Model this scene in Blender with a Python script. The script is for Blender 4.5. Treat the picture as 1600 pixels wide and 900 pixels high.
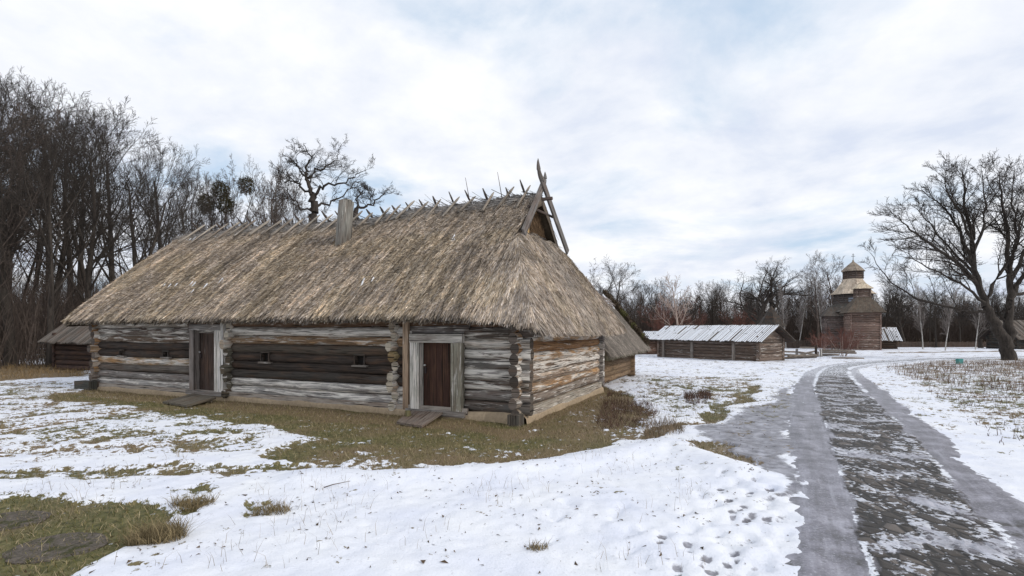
import bpy, math, random
import numpy as np
from mathutils import Vector
# ------------------------------------------------------------------ camera, sky, sun, exposure
for o in list(bpy.data.objects): bpy.data.objects.remove(o)
SC = bpy.context.scene
FPX, HZ, CAMZ = 815.0, 515.0, 2.0
cam = bpy.data.cameras.new('camera'); co = bpy.data.objects.new('camera', cam)
SC.collection.objects.link(co); SC.camera = co
co.location = (0, 0, CAMZ); co.rotation_euler = (math.radians(90), 0, 0)
cam.sensor_width = 36; cam.lens = FPX/1600*36; cam.shift_y = (HZ-450)/1600
cam.clip_end = 3000; cam.clip_start = 0.05
SUN_EL, SUN_AZ = math.radians(32), math.radians(118)      # azimuth clockwise from +Y
world = bpy.data.worlds.new('World'); SC.world = world; world.use_nodes = True
WN = world.node_tree; WN.nodes.clear()
def wn(t, **k):
    n = WN.nodes.new(t)
    for a, b in k.items(): setattr(n, a, b)
    return n
bg = wn('ShaderNodeBackground'); bg.inputs[1].default_value = 0.1
wo = wn('ShaderNodeOutputWorld'); WN.links.new(bg.outputs[0], wo.inputs[0])
sky = wn('ShaderNodeTexSky', sky_type='NISHITA', sun_disc=False, sun_elevation=SUN_EL, sun_rotation=SUN_AZ)
sky.dust_density = 2.0
tc = wn('ShaderNodeTexCoord'); sep = wn('ShaderNodeSeparateXYZ'); WN.links.new(tc.outputs['Generated'], sep.inputs[0])
zc = wn('ShaderNodeMath', operation='MAXIMUM'); WN.links.new(sep.outputs[2], zc.inputs[0]); zc.inputs[1].default_value = 0.0
za = wn('ShaderNodeMath', operation='ADD'); WN.links.new(zc.outputs[0], za.inputs[0]); za.inputs[1].default_value = 0.22
dv = wn('ShaderNodeCombineXYZ')
for i in (0, 1):
    d = wn('ShaderNodeMath', operation='DIVIDE'); WN.links.new(sep.outputs[i], d.inputs[0]); WN.links.new(za.outputs[0], d.inputs[1]); WN.links.new(d.outputs[0], dv.inputs[i])
def wnoise(sc, det, off, rough=.55, dist=0.0):
    m = wn('ShaderNodeMapping'); m.inputs[1].default_value = off; WN.links.new(dv.outputs[0], m.inputs[0])
    m.inputs[2].default_value = (0, 0, .5)
    n = wn('ShaderNodeTexNoise'); n.inputs['Scale'].default_value = sc; n.inputs['Detail'].default_value = det
    n.inputs['Roughness'].default_value = rough; n.inputs['Distortion'].default_value = dist
    WN.links.new(m.outputs[0], n.inputs['Vector']); return n.outputs[0]
def wramp(src, pts):
    r = wn('ShaderNodeValToRGB'); WN.links.new(src, r.inputs[0])
    e = r.color_ramp.elements
    while len(e) < len(pts): e.new(.5)
    for q, (p, c) in zip(e, pts): q.position = p; q.color = (*c, 1) if len(c) == 3 else c
    return r.outputs[0]
def wmix(f, a, b):
    m = wn('ShaderNodeMix', data_type='RGBA')
    for s, i in ((f, 0), (a, 6), (b, 7)):
        if hasattr(s, 'is_linked'): WN.links.new(s, m.inputs[i])
        else: m.inputs[i].default_value = s
    return m.outputs[2]
n1 = wnoise(1.3, 8, (1.3, 4.9, 0), .56, .3); n2 = wnoise(1.9, 8, (9.4, 5.2, 2), .58, .15)
cloud = wramp(n2, [(.34, (6.9, 7.5, 8.8)), (.46, (8.3, 8.65, 9.4)), (.56, (9.2, 9.4, 9.9)), (.66, (10.1, 10.15, 10.3))])
blue = wmix((.2), (6.0, 7.5, 9.3, 1), sky.outputs[0])
cov = wramp(n1, [(.34, (.05, .05, .05)), (.43, (.65, .65, .65)), (.51, (1, 1, 1))])
WN.links.new(wmix(cov, blue, cloud), bg.inputs[0])
sl = bpy.data.lights.new('sun', 'SUN'); sl.energy = 1.5; sl.angle = math.radians(14); sl.color = (1, .93, .84)
so = bpy.data.objects.new('sun', sl); SC.collection.objects.link(so)
sd = Vector((math.sin(SUN_AZ)*math.cos(SUN_EL), math.cos(SUN_AZ)*math.cos(SUN_EL), math.sin(SUN_EL)))
so.rotation_euler = sd.to_track_quat('Z', 'Y').to_euler(); so.location = (0, 0, 50)
SC.view_settings.view_transform = 'Standard'; SC.view_settings.look = 'None'
SC.view_settings.exposure = 0.08; SC.view_settings.gamma = 1
# ------------------------------------------------------------------ noise and basic helpers
R = random.Random(7); NR = np.random.default_rng(11)
def _h(ix, iy, s):
    n = (ix.astype(np.int64)*374761393 + iy.astype(np.int64)*668265263 + s*1442695041) & 0x7fffffff
    n = ((n ^ (n >> 13))*1274126177) & 0x7fffffff
    return ((n ^ (n >> 16)) & 0xffff)/65535.0
def vn(x, y, s=0):
    x = np.asarray(x, float); y = np.asarray(y, float)
    ix = np.floor(x); iy = np.floor(y); fx = x-ix; fy = y-iy
    fx = fx*fx*(3-2*fx); fy = fy*fy*(3-2*fy)
    a = _h(ix, iy, s); b = _h(ix+1, iy, s); c = _h(ix, iy+1, s); d = _h(ix+1, iy+1, s)
    return (a*(1-fx)+b*fx)*(1-fy)+(c*(1-fx)+d*fx)*fy
def fbm(x, y, s=0, o=4):
    t = 0; a = .5; k = 0
    for i in range(o):
        t = t+a*vn(x*2**i, y*2**i, s+i*7); k += a; a *= .5
    return t/k
def sstep(a, b, x):
    t = np.clip((np.asarray(x, float)-a)/(b-a), 0, 1); return t*t*(3-2*t)
def at(px, py, Y): return ((px-800)/FPX*Y, Y, CAMZ+(HZ-py)/FPX*Y)
# base relief (no snow thickness)
def relief(x, y):
    x = np.asarray(x, float); y = np.asarray(y, float)
    right = sstep(-14, 4, x)
    z = -np.clip((y-13)*.0128, 0, .85)*(.12+.88*right)
    hill = sstep(105, 190, y)*7 + sstep(34, 70, y)*sstep(-.45, -.8, x/np.maximum(y, 1))*4.0
    z = z+hill + (fbm(x*.35, y*.35, 5, 3)-.5)*.07 + (fbm(x*1.6, y*1.6, 6, 3)-.5)*.035
    return z
def G(px, py):
    z = 0.0
    for _ in range(6):
        Y = (CAMZ-z)*FPX/(py-HZ); X = (px-800)/FPX*Y
        z = float(relief(X, Y))
    return (X, Y)
def Gz(px, py):
    X, Y = G(px, py); return (X, Y, float(relief(X, Y)))
def pd(P, poly):            # signed distance to polygon, negative inside
    poly = np.array(poly); x, y = P; n = len(poly)
    best = np.full(x.shape, 1e9); inside = np.zeros(x.shape, bool)
    for i in range(n):
        a = poly[i]; b = poly[(i+1) % n]; ex, ey = b-a
        t = np.clip(((x-a[0])*ex+(y-a[1])*ey)/(ex*ex+ey*ey+1e-12), 0, 1)
        best = np.minimum(best, np.hypot(x-a[0]-t*ex, y-a[1]-t*ey))
        c = ((a[1] > y) != (b[1] > y)) & (x < (b[0]-a[0])*(y-a[1])/((b[1]-a[1]) if b[1] != a[1] else 1e-9)+a[0])
        inside ^= c
    return np.where(inside, -best, best)
def ld(P, line):            # distance to polyline
    x, y = P; best = np.full(x.shape, 1e9); line = np.array(line)
    for a, b in zip(line[:-1], line[1:]):
        ex, ey = b-a; t = np.clip(((x-a[0])*ex+(y-a[1])*ey)/(ex*ex+ey*ey+1e-12), 0, 1)
        best = np.minimum(best, np.hypot(x-a[0]-t*ex, y-a[1]-t*ey))
    return best
# ------------------------------------------------------------------ materials
class NT:
    def __init__(s, name):
        s.m = bpy.data.materials.new(name); s.m.use_nodes = True; s.t = s.m.node_tree; s.t.nodes.clear()
        s.out = s.n('ShaderNodeOutputMaterial'); s.b = s.n('ShaderNodeBsdfPrincipled'); s.l(s.b.outputs[0], s.out.inputs[0])
        s.b.inputs['Roughness'].default_value = .85; s.b.inputs['Specular IOR Level'].default_value = .25
    def n(s, t, **k):
        q = s.t.nodes.new(t)
        for a, b in k.items(): setattr(q, a, b)
        return q
    def l(s, a, b): s.t.links.new(a, b)
    def put(s, v, i):
        if hasattr(v, 'is_linked'): s.l(v, i)
        else: i.default_value = v
    def attr(s, n):
        q = s.n('ShaderNodeAttribute'); q.attribute_name = n; return q
    def noise(s, vec, sc, det=4, rough=.55, scale3=None, dist=0):
        if scale3:
            mp = s.n('ShaderNodeMapping'); s.l(vec, mp.inputs[0]); mp.inputs[3].default_value = scale3; vec = mp.outputs[0]
        q = s.n('ShaderNodeTexNoise'); q.inputs['Scale'].default_value = sc; q.inputs['Detail'].default_value = det
        q.inputs['Roughness'].default_value = rough; q.inputs['Distortion'].default_value = dist; s.l(vec, q.inputs['Vector']); return q.outputs[0]
    def ss(s, v, a, b):
        q = s.n('ShaderNodeMapRange', interpolation_type='SMOOTHSTEP'); s.put(v, q.inputs[0]); s.put(a, q.inputs[1]); s.put(b, q.inputs[2]); return q.outputs[0]
    def math(s, op, a, b=0.0):
        q = s.n('ShaderNodeMath', operation=op); s.put(a, q.inputs[0]); s.put(b, q.inputs[1]); return q.outputs[0]
    def mix(s, f, a, b, bt='MIX'):
        q = s.n('ShaderNodeMix', data_type='RGBA', blend_type=bt)
        s.put(f, q.inputs[0]); s.put(a, q.inputs[6]); s.put(b, q.inputs[7]); return q.outputs[2]
    def ramp(s, v, pts):
        r = s.n('ShaderNodeValToRGB'); s.l(v, r.inputs[0]); e = r.color_ramp.elements
        while len(e) < len(pts): e.new(.5)
        for q, (p, c) in zip(e, pts): q.position = p; q.color = (*c, 1)
        return r.outputs[0]
    def bump(s, h, st=.5, d=.02):
        q = s.n('ShaderNodeBump'); q.inputs['Strength'].default_value = st; q.inputs['Distance'].default_value = d
        s.l(h, q.inputs['Height']); s.l(q.outputs[0], s.b.inputs['Normal'])
    def col(s, c): s.put(c, s.b.inputs['Base Color'])
def WARM(M, A):
    q = M.n('ShaderNodeSeparateColor'); M.l(A.outputs['Color'], q.inputs[0]); return M.ss(M.math('SUBTRACT', q.outputs[0], q.outputs[2]), .07, .17)
def m_wood(name, peelcol=(.70, .66, .60, 1), bump=.8):
    M = NT(name); uv = M.n('ShaderNodeUVMap').outputs[0]; A = M.attr('Col')
    grain = M.noise(uv, 1, 5, .65, (2.2, 38, 1)); crack = M.noise(uv, 1, 3, .5, (1.1, 46, 1), .4)
    patch = M.noise(uv, 1, 6, .68, (1.1, 9.5, 1), .6); tint = M.noise(uv, 1, 4, .6, (1.1, 4.5, 1), .3)
    base = M.mix(M.ss(tint, .42, .72), A.outputs['Color'], M.mix(.5, A.outputs['Color'], (.13, .07, .04, 1)))
    g = M.math('MULTIPLY_ADD', grain, 1.8); g.node.inputs[2].default_value = .1
    thr = M.math('SUBTRACT', .78, M.math('MULTIPLY', A.outputs['Alpha'], .42))
    pm = M.ss(patch, thr, M.math('ADD', thr, .10))
    c = M.mix(pm, base, M.mix(M.math('MULTIPLY', M.ss(tint, .4, .62), WARM(M, A)), peelcol, (.45, .26, .12, 1)))
    gg = M.n('ShaderNodeCombineColor'); [M.l(g, gg.inputs[i]) for i in range(3)]
    c = M.mix(1.0, c, gg.outputs[0], 'MULTIPLY')
    cr = M.ss(crack, .36, .42)
    c = M.mix(cr, (.02, .016, .012, 1), c)
    M.col(c); M.b.inputs['Roughness'].default_value = .88
    M.bump(M.math('ADD', M.math('MULTIPLY', cr, .7), M.math('ADD', grain, M.math('MULTIPLY', pm, .5))), bump, .02); return M.m
WOOD = m_wood('weathered_wood')
WOODDARK = m_wood('dark_wood', (.26, .23, .2, 1), .5)
def m_attr(name, nsc=30, var=.5, rough=.9, bump=.3):
    M = NT(name); A = M.attr('Col'); P = M.n('ShaderNodeTexCoord').outputs['Object']
    n = M.noise(P, nsc, 4, .6); g = M.math('MULTIPLY_ADD', n, 2*var); g.node.inputs[2].default_value = 1-var
    gg = M.n('ShaderNodeCombineColor'); [M.l(g, gg.inputs[i]) for i in range(3)]
    M.col(M.mix(1.0, A.outputs['Color'], gg.outputs[0], 'MULTIPLY')); M.b.inputs['Roughness'].default_value = rough
    if bump: M.bump(n, bump, .02)
    return M.m
STRAW = m_attr('straw', 9, .45, .9, 0)
EARTH = m_attr('earth', 14, .45, .95, .5)
PLAIN = m_attr('painted_or_metal', 25, .2, .55, .1)
def m_bark(name, c1, c2, birch=False):
    M = NT(name); P = M.n('ShaderNodeTexCoord').outputs['Object']
    n = M.noise(P, 1, 5, .65, (9, 9, 2.2)); 
    c = M.ramp(n, [(.3, c1), (.7, c2)])
    if birch:
        b = M.noise(P, 1, 4, .7, (3, 3, 12)); c = M.mix(M.ss(b, .56, .62), c, (.05, .045, .04, 1))
    M.col(c); M.bump(n, .6, .03); return M.m
BARK = m_bark('dark_bark', (.022, .018, .015), (.075, .062, .052))
BARKG = m_bark('grey_brown_bark', (.05, .038, .032), (.14, .11, .092))
BARKP = m_bark('pale_bark', (.30, .22, .18), (.5, .40, .34))
BIRCH = m_bark('birch_bark', (.34, .32, .29), (.55, .53, .50), True)
BARKB = m_bark('birch_twig_bark', (.13, .11, .10), (.30, .27, .25))
RED = m_bark('red_twigs', (.12, .05, .04), (.26, .12, .09))
DM = NT('worn_disc'); DP = DM.n('ShaderNodeTexCoord').outputs['Object']; d1 = DM.noise(DP, 6, 6, .7); d2 = DM.noise(DP, 30, 4, .6)
DM.col(DM.mix(DM.ss(d1, .50, .62), DM.ramp(d2, [(.3, (.06, .05, .04)), (.7, (.17, .145, .12))]), (.05, .05, .018, 1))); DM.bump(DM.math('ADD', d1, d2), .9, .03); DISC = DM.m
M = NT('snow'); P_ = M.n('ShaderNodeTexCoord').outputs['Object']; M.col((.8, .82, .86, 1)); M.b.inputs['Roughness'].default_value = .6
M.bump(M.noise(P_, 25, 5, .6), .35, .02); SNOW = M.m
# ------------------------------------------------------------------ mesh builders
col = SC.collection
def V(*a): return np.array(a, float)
def nrm(v): v = np.asarray(v, float); return v/(np.linalg.norm(v)+1e-12)
def rootloc(o):
    while o.parent: o = o.parent
    return np.array(o.location)
def tag(o, label=None, cat=None, group=None, kind=None):
    if label: o['label'] = label
    if cat: o['category'] = cat
    if group: o['group'] = group
    if kind: o['kind'] = kind
    return o
def thing(name, loc, label, cat, group=None):
    o = bpy.data.objects.new(name, None); o.empty_display_size = .3; col.objects.link(o); o.location = loc
    return tag(o, label, cat, group)
class MB:
    def __init__(s): s.v = []; s.f = []; s.uv = []; s.c = []; s.sm = []
    def face(s, idx, uvs, c, sm=False):
        s.f.append(tuple(idx)); s.uv.extend(uvs); s.c.extend([c]*len(idx)); s.sm.append(sm)
    def tube(s, pts, rad, n=8, c=(.2, .15, .1, .3), capc=None, flat=1.0, wob=0.0, smooth=True, rot=0.0):
        pts = [V(*p) for p in pts]; m = len(pts); base = len(s.v); L = 0; uo = R.uniform(0, 50); vo = R.uniform(0, 20)
        if not hasattr(rad, '__len__'): rad = [rad]*m
        ls = []
        for i, p in enumerate(pts):
            if i: L += np.linalg.norm(p-pts[i-1])
            ls.append(L)
            d = nrm(pts[min(i+1, m-1)]-pts[max(i-1, 0)])
            up = V(0, 0, 1) if abs(d[2]) < .9 else V(1, 0, 0)
            a = nrm(np.cross(d, up)); b = nrm(np.cross(a, d))
            for k in range(n):
                th = 2*math.pi*k/n+rot; r = rad[i]*(1+R.uniform(-wob, wob))
                s.v.append(tuple(p+a*math.cos(th)*r*flat+b*math.sin(th)*r))
        r0 = max(rad)
        for i in range(m-1):
            for k in range(n):
                k2 = (k+1) % n; i0 = base+i*n
                va, vb = vo+k/n*6.28*r0, vo+(k+1)/n*6.28*r0
                s.face((i0+k, i0+n+k, i0+n+k2, i0+k2), [(uo+ls[i], va), (uo+ls[i+1], va), (uo+ls[i+1], vb), (uo+ls[i], vb)], c, smooth)
        cc = capc or c
        for i0, e in ((base, 0), (base+(m-1)*n, 1)):
            idx = [i0+k for k in range(n)];
            if e: idx = idx[::-1]
            s.face(idx, [(uo+.05*math.cos(6.28*k/n), vo+.6*r0*math.sin(6.28*k/n)) for k in range(n)], cc)
    def hexa(s, P, c, ulen=None):      # 8 corners: bottom 4 ccw, top 4 ccw
        b = len(s.v); s.v.extend([tuple(p) for p in P]); uo = R.uniform(0, 50); vo = R.uniform(0, 20)
        P = [V(*p) for p in P]
        for q in ((3, 2, 1, 0), (4, 5, 6, 7), (0, 1, 5, 4), (1, 2, 6, 5), (2, 3, 7, 6), (3, 0, 4, 7)):
            e1 = np.linalg.norm(P[q[1]]-P[q[0]]); e2 = np.linalg.norm(P[q[2]]-P[q[1]])
            if e1 >= e2: uv = [(0, 0), (e1, 0), (e1, e2), (0, e2)]
            else: uv = [(0, 0), (0, e1), (e2, e1), (e2, 0)]
            s.face([b+i for i in q], [(uo+x, vo+y) for x, y in uv], c)
    def box(s, cen, ax, half, c, taper=1.0):
        cen = V(*cen); a = [V(*k)*h for k, h in zip(ax, half)]
        P = []
        for z in (-1, 1):
            t = taper if z > 0 else 1
            for x, y in ((-1, -1), (1, -1), (1, 1), (-1, 1)): P.append(cen+a[0]*x*t+a[1]*y*t+a[2]*z)
        s.hexa(P, c)
    def quad(s, P, c):
        b = len(s.v); s.v.extend([tuple(p) for p in P]); n = len(P)
        e1 = np.linalg.norm(V(*P[1])-V(*P[0])); e2 = np.linalg.norm(V(*P[2])-V(*P[1])); uo = R.uniform(0, 40)
        s.face(range(b, b+n), [(uo, 0), (uo+e1, 0), (uo+e1, e2), (uo, e2)][:n], c)
    def build(s, name, mat, parent=None):
        me = bpy.data.meshes.new(name); o = bpy.data.objects.new(name, me); col.objects.link(o)
        off = rootloc(parent) if parent else np.zeros(3)
        vv = np.array(s.v)-off
        me.from_pydata(vv.tolist(), [], s.f)
        uv = me.uv_layers.new(name='UVMap'); uv.data.foreach_set('uv', np.array(s.uv, np.float32).ravel())
        ca = me.color_attributes.new('Col', 'FLOAT_COLOR', 'CORNER'); ca.data.foreach_set('color', np.array(s.c, np.float32).ravel())
        me.polygons.foreach_set('use_smooth', s.sm); me.materials.append(mat); me.update()
        if parent: o.parent = parent
        return o
def npmesh(name, Vv, F, mat, parent=None, cols=None, smooth=False, off=True):
    me = bpy.data.meshes.new(name); o = bpy.data.objects.new(name, me); col.objects.link(o)
    Vv = np.asarray(Vv, float)
    if parent is not None and off: Vv = Vv-rootloc(parent)
    F = np.asarray(F, np.int32); k = F.shape[1]
    me.vertices.add(len(Vv)); me.vertices.foreach_set('co', Vv.astype(np.float32).ravel())
    me.loops.add(F.size); me.loops.foreach_set('vertex_index', F.ravel())
    me.polygons.add(len(F)); me.polygons.foreach_set('loop_start', np.arange(0, F.size, k, dtype=np.int32))
    me.polygons.foreach_set('loop_total', np.full(len(F), k, np.int32))
    me.polygons.foreach_set('use_smooth', np.full(len(F), smooth)); me.update(calc_edges=True)
    if cols is not None:
        cols = np.asarray(cols, np.float32)
        if cols.shape[1] == 3: cols = np.hstack([cols, np.ones((len(cols), 1), np.float32)])
        ca = me.color_attributes.new('Col', 'FLOAT_COLOR', 'POINT'); ca.data.foreach_set('color', cols.ravel())
    me.materials.append(mat)
    if parent is not None: o.parent = parent
    return o
# ------------------------------------------------------------------ ground
def grow_axis(lo, hi, d0, d1, step, g, lim0, lim1):
    a = list(np.arange(d0, d1, step)); s = step
    while a[-1] < lim1: s *= 1+g; a.append(a[-1]+min(s, 8))
    b = []; x = d0; s = step
    while x > lim0: s *= 1+g; x -= min(s, 8); b.append(x)
    return np.array(b[::-1]+a)
xs = grow_axis(0, 0, -4.5, 5.5, .04, .0125, -330, 330); ys = grow_axis(0, 0, 3.8, 10, .04, .011, -25, 420)
ys = ys[(ys > 3.8) | (np.arange(len(ys)) % 3 == 0)]
GX, GY = np.meshgrid(xs, ys); P = (GX, GY)
wx = GX+(fbm(GX*.9, GY*.9, 21, 3)-.5)*.9; wy = GY+(fbm(GX*.9, GY*.9, 31, 3)-.5)*.9; PW = (wx, wy)
def region(pts, w=.5, warp=True): return 1-sstep(-w, w, pd(PW if warp else P, [G(*p) for p in pts]))
def stripe(pts, w=.3): return 1-sstep(w*.4, w, ld(PW, [G(*p) for p in pts]))
bare = np.full(GX.shape, .22)
bare += .13*sstep(9, 14, GY)
bare -= .10*(1-sstep(5.5, 10, GY))*sstep(-4, -2, GX)          # clean snow in front
yard = region([(60, 615), (150, 612), (800, 668), (935, 612), (975, 612), (1030, 655), (1010, 690), (900, 712), (700, 736), (560, 732), (420, 715), (470, 682), (330, 652), (200, 640), (80, 628)], .35)
under = region([(120, 612), (400, 650), (812, 690), (960, 612), (860, 560), (400, 560)], .3, False)
bare = np.maximum(bare, yard*.80); bare = np.maximum(bare, under)
bare = np.maximum(bare, .62*stripe([(-60, 742), (150, 744), (350, 738), (520, 732), (640, 740)], .55))
bare = np.maximum(bare, .80*stripe([(-60, 688), (60, 672), (150, 660), (240, 645), (300, 640)], .22))
bare = np.maximum(bare, .95*region([(-400, 790), (0, 787), (90, 790), (200, 784), (290, 792), (270, 838), (215, 862), (140, 876), (100, 910), (60, 1000), (-500, 1000)], .22))
bare = np.maximum(bare, .62*region([(265, 772), (310, 765), (350, 780), (320, 800), (275, 800)], .15))
bare = np.maximum(bare, .56*region([(385, 785), (430, 780), (450, 800), (410, 812)], .12))
left = region([(-900, 560), (130, 570), (150, 590), (60, 592), (0, 598), (-900, 640)], 1.0)
bare = np.maximum(bare, left*.85)
bare = np.maximum(bare, .50*region([(-800, 590), (140, 596), (440, 668), (420, 715), (-900, 735)], .6))
bare = np.maximum(bare, .54*region([(1370, 572), (1480, 560), (1900, 556), (2000, 620), (1560, 622), (1420, 598)], 1.2))
bare = np.maximum(bare, .52*region([(1400, 590), (1700, 590), (1900, 680), (1600, 700), (1470, 650)], 1.0))
bare = np.maximum(bare, .50*region([(960, 585), (1120, 590), (1210, 592), (1150, 640), (1030, 660)], .8))
bare = np.maximum(bare, .70*stripe([(1000, 690), (1060, 672), (1110, 650), (1150, 625), (1180, 605)], .4))
bare = np.maximum(bare, .78*region([(1065, 688), (1120, 690), (1200, 745), (1090, 722)], .25))
bare = np.maximum(bare, .6*stripe([(1000, 597), (1080, 592), (1185, 588)], .35))
bare = np.maximum(bare, .62*stripe([(1390, 552), (1500, 550), (1700, 548)], 2.5))
bare = np.maximum(bare, .45*stripe([(1330, 566), (1450, 563), (1560, 566)], 1.2))
bare = np.maximum(bare, .8*sstep(80, 96, GY)); bare = np.maximum(bare, .62*sstep(28, 36, GY)*sstep(-.42, -.6, GX/np.maximum(GY, 1)))
tan = np.clip(.36+1.3*(fbm(GX*.5, GY*.5, 41, 3)-.4), 0, 1)
wallband = region([(140, 606), (812, 668), (940, 614), (960, 618), (820, 684), (140, 622)], .25)
tan = np.maximum(tan, wallband*.95); tan = np.maximum(tan, left)
tan = np.maximum(tan, .8*region([(900, 610), (1010, 625), (1040, 660), (900, 690)], .4)); tan = np.maximum(tan, sstep(15, 40, GY)*.8)
ice = region([(1110, 665), (1165, 640), (1240, 625), (1245, 750), (1190, 742), (1120, 715)], .35)*.95
ice = np.maximum(ice, .75*region([(1180, 640), (1240, 600), (1240, 780), (1215, 800)], .2))
bermline = [G(*p) for p in [(480, 752), (650, 750), (800, 742), (950, 720), (1050, 700), (1150, 740)]]
hz = relief(GX, GY)+.10*np.exp(-(ld(P, bermline)/.35)**2)
n1_ = fbm(GX*2.6, GY*2.6, 51, 4); n2_ = fbm(GX*9, GY*9, 61, 3)
cover = bare+(n1_-.5)*.65+(n2_-.5)*.65            # > .5 means bare
hz = hz+.045*(1-sstep(.42, .58, cover))+.022*(n2_-.5)*sstep(.7, .4, cover)+.03*(n1_-.5)+.012*(n2_-.5)
# footprints and bootprints beside the road
FP = []
for (xa, ya, xb, yb, nn) in ((1075, 905, 1150, 742, 11), (1135, 905, 1195, 748, 11), (1205, 900, 1222, 752, 10), (1050, 850, 1120, 770, 5), (1165, 905, 1180, 790, 6)):
    A0, B0 = np.array(G(xa, ya)), np.array(G(xb, yb)); dr_ = nrm_ = (B0-A0)/np.linalg.norm(B0-A0); an0 = math.atan2(dr_[0], dr_[1])
    for i in range(nn):
        p = A0+(B0-A0)*(i+R.uniform(-.2, .2))/nn+np.array([dr_[1], -dr_[0]])*(.09 if i % 2 else -.09)+np.array([R.gauss(0, .04), R.gauss(0, .04)]); FP.append((p[0], p[1], an0+R.uniform(-.25, .25)))
NTR = len(FP)
for i in range(10): FP.append((*G(R.uniform(820, 1010), R.uniform(790, 890)), R.uniform(-.4, .8)))
for k, (fx, fy, an) in enumerate(FP):
    dx = GX-fx; dy = GY-fy; a = dx*math.sin(an)+dy*math.cos(an); b = dx*math.cos(an)-dy*math.sin(an)
    q = np.maximum(np.exp(-((a-.06)/.085)**4-(b/.055)**4), np.exp(-((a+.10)/.05)**4-(b/.042)**4))
    q = q*(.75+.5*n2_)
    hz = hz-.035*q+.008*np.exp(-(np.hypot(a, b)-.2)**2/.002)
    if k < NTR: ice = np.maximum(ice, q*R.uniform(.25, .8))
idx = np.arange(GX.size).reshape(GX.shape)
F = np.stack([idx[:-1, :-1], idx[:-1, 1:], idx[1:, 1:], idx[1:, :-1]], -1).reshape(-1, 4)
M = NT('winter_ground'); PO = M.n('ShaderNodeNewGeometry').outputs['Position']; A = M.attr('Col'); S3 = M.n('ShaderNodeSeparateColor'); M.l(A.outputs['Color'], S3.inputs[0])
f1 = M.noise(PO, 11, 5, .65, dist=.3); f2 = M.noise(PO, 45, 3, .6); f3 = M.noise(PO, 1.3, 4, .5)
cv = M.math('ADD', S3.outputs[0], M.math('ADD', M.math('MULTIPLY', M.math('SUBTRACT', f1, .5), 1.35), M.math('MULTIPLY', M.math('SUBTRACT', f2, .5), .35)))
bm = M.ss(cv, .47, .56)
green = M.ramp(f1, [(.3, (.042, .044, .014)), (.5, (.11, .105, .036)), (.70, (.23, .19, .09))])
tanc = M.ramp(f2, [(.25, (.07, .045, .022)), (.5, (.19, .135, .075)), (.75, (.34, .26, .16))])
gr = M.mix(M.ss(M.math('ADD', S3.outputs[1], M.math('MULTIPLY', M.math('SUBTRACT', f3, .5), .8)), .3, .75), green, tanc)
gr = M.mix(M.ss(f2, .55, .7), gr, M.mix(.5, gr, (.03, .02, .012, 1)))
sn = M.ramp(f3, [(.3, (.72, .745, .83)), (.7, (.83, .84, .865))]); fs = M.noise(PO, 20, 5, .75); sn = M.mix(M.math('MULTIPLY', M.ss(fs, .58, .70), .5), sn, (.42, .42, .46, 1))
icc = M.ramp(M.noise(PO, 5, 6, .65), [(.3, (.10, .095, .10)), (.5, (.24, .235, .26)), (.7, (.45, .45, .5))])
im = M.ss(M.math('ADD', S3.outputs[2], M.math('MULTIPLY', M.math('SUBTRACT', f1, .5), .9)), .35, .6)
c = M.mix(bm, M.mix(im, sn, icc), gr)
M.col(c); M.put(M.mix(im, (.65, .65, .65, 1), (.38, .38, .38, 1)), M.b.inputs['Roughness'])
hb = M.math('ADD', M.math('MULTIPLY', M.noise(PO, 6, 4, .6), .8), M.math('ADD', M.math('MULTIPLY', M.math('SUBTRACT', 1.0, bm), .5), M.math('ADD', M.math('MULTIPLY', f2, M.math('MULTIPLY_ADD', bm, .9)), M.math('MULTIPLY', f1, .25))))
M.bump(hb, .55, .03)
Gc = np.stack([cover*1.0, tan, ice, np.ones_like(tan)], -1).reshape(-1, 4)
gobj = npmesh('ground', np.stack([GX, GY, hz], -1).reshape(-1, 3), F, M.m, cols=Gc, smooth=True); tag(gobj, kind='structure')
def ground_z(x, y):          # sample of the finished ground sheet
    i = np.clip(np.searchsorted(xs, x)-1, 0, len(xs)-2); j = np.clip(np.searchsorted(ys, y)-1, 0, len(ys)-2)
    fx = (x-xs[i])/(xs[i+1]-xs[i]); fy = (y-ys[j])/(ys[j+1]-ys[j])
    return (hz[j, i]*(1-fx)+hz[j, i+1]*fx)*(1-fy)+(hz[j+1, i]*(1-fx)+hz[j+1, i+1]*fx)*fy
def cover_at(x, y):
    i = np.clip(np.searchsorted(xs, x)-1, 0, len(xs)-2); j = np.clip(np.searchsorted(ys, y)-1, 0, len(ys)-2); return cover[j, i], tan[j, i]
# ------------------------------------------------------------------ road
Lp = [(1215, 1500), (1222, 900), (1224, 760), (1225, 690), (1226, 640), (1233, 605), (1252, 585), (1275, 574), (1330, 566), (1450, 560.5), (1650, 556)]
Rp = [(2300, 1500), (1745, 900), (1570, 760), (1495, 690), (1428, 640), (1378, 605), (1352, 588), (1345, 578), (1380, 570.5), (1475, 563.5), (1650, 558.5)]
def resample(pts, n):
    pts = np.array(pts); d = np.r_[0, np.cumsum(np.hypot(*np.diff(pts, axis=0).T))]
    t = np.linspace(0, d[-1], n)
    out = np.stack([np.interp(t, d, pts[:, i]) for i in (0, 1)], 1)
    for _ in range(30): out[1:-1] = .25*out[:-2]+.5*out[1:-1]+.25*out[2:]
    return out
nl, nw = 900, 61
LW = np.array([G(*p) for p in Lp]); RW = np.array([G(*p) for p in Rp])
La = []; Ra = []
for a, b, c_, d_ in zip(LW[:-1], LW[1:], RW[:-1], RW[1:]):
    k = max(2, int(np.linalg.norm(b-a)/.06))
    for t in np.linspace(0, 1, k, endpoint=False): La.append(a*(1-t)+b*t); Ra.append(c_*(1-t)+d_*t)
La = np.array(La); Ra = np.array(Ra)
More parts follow.
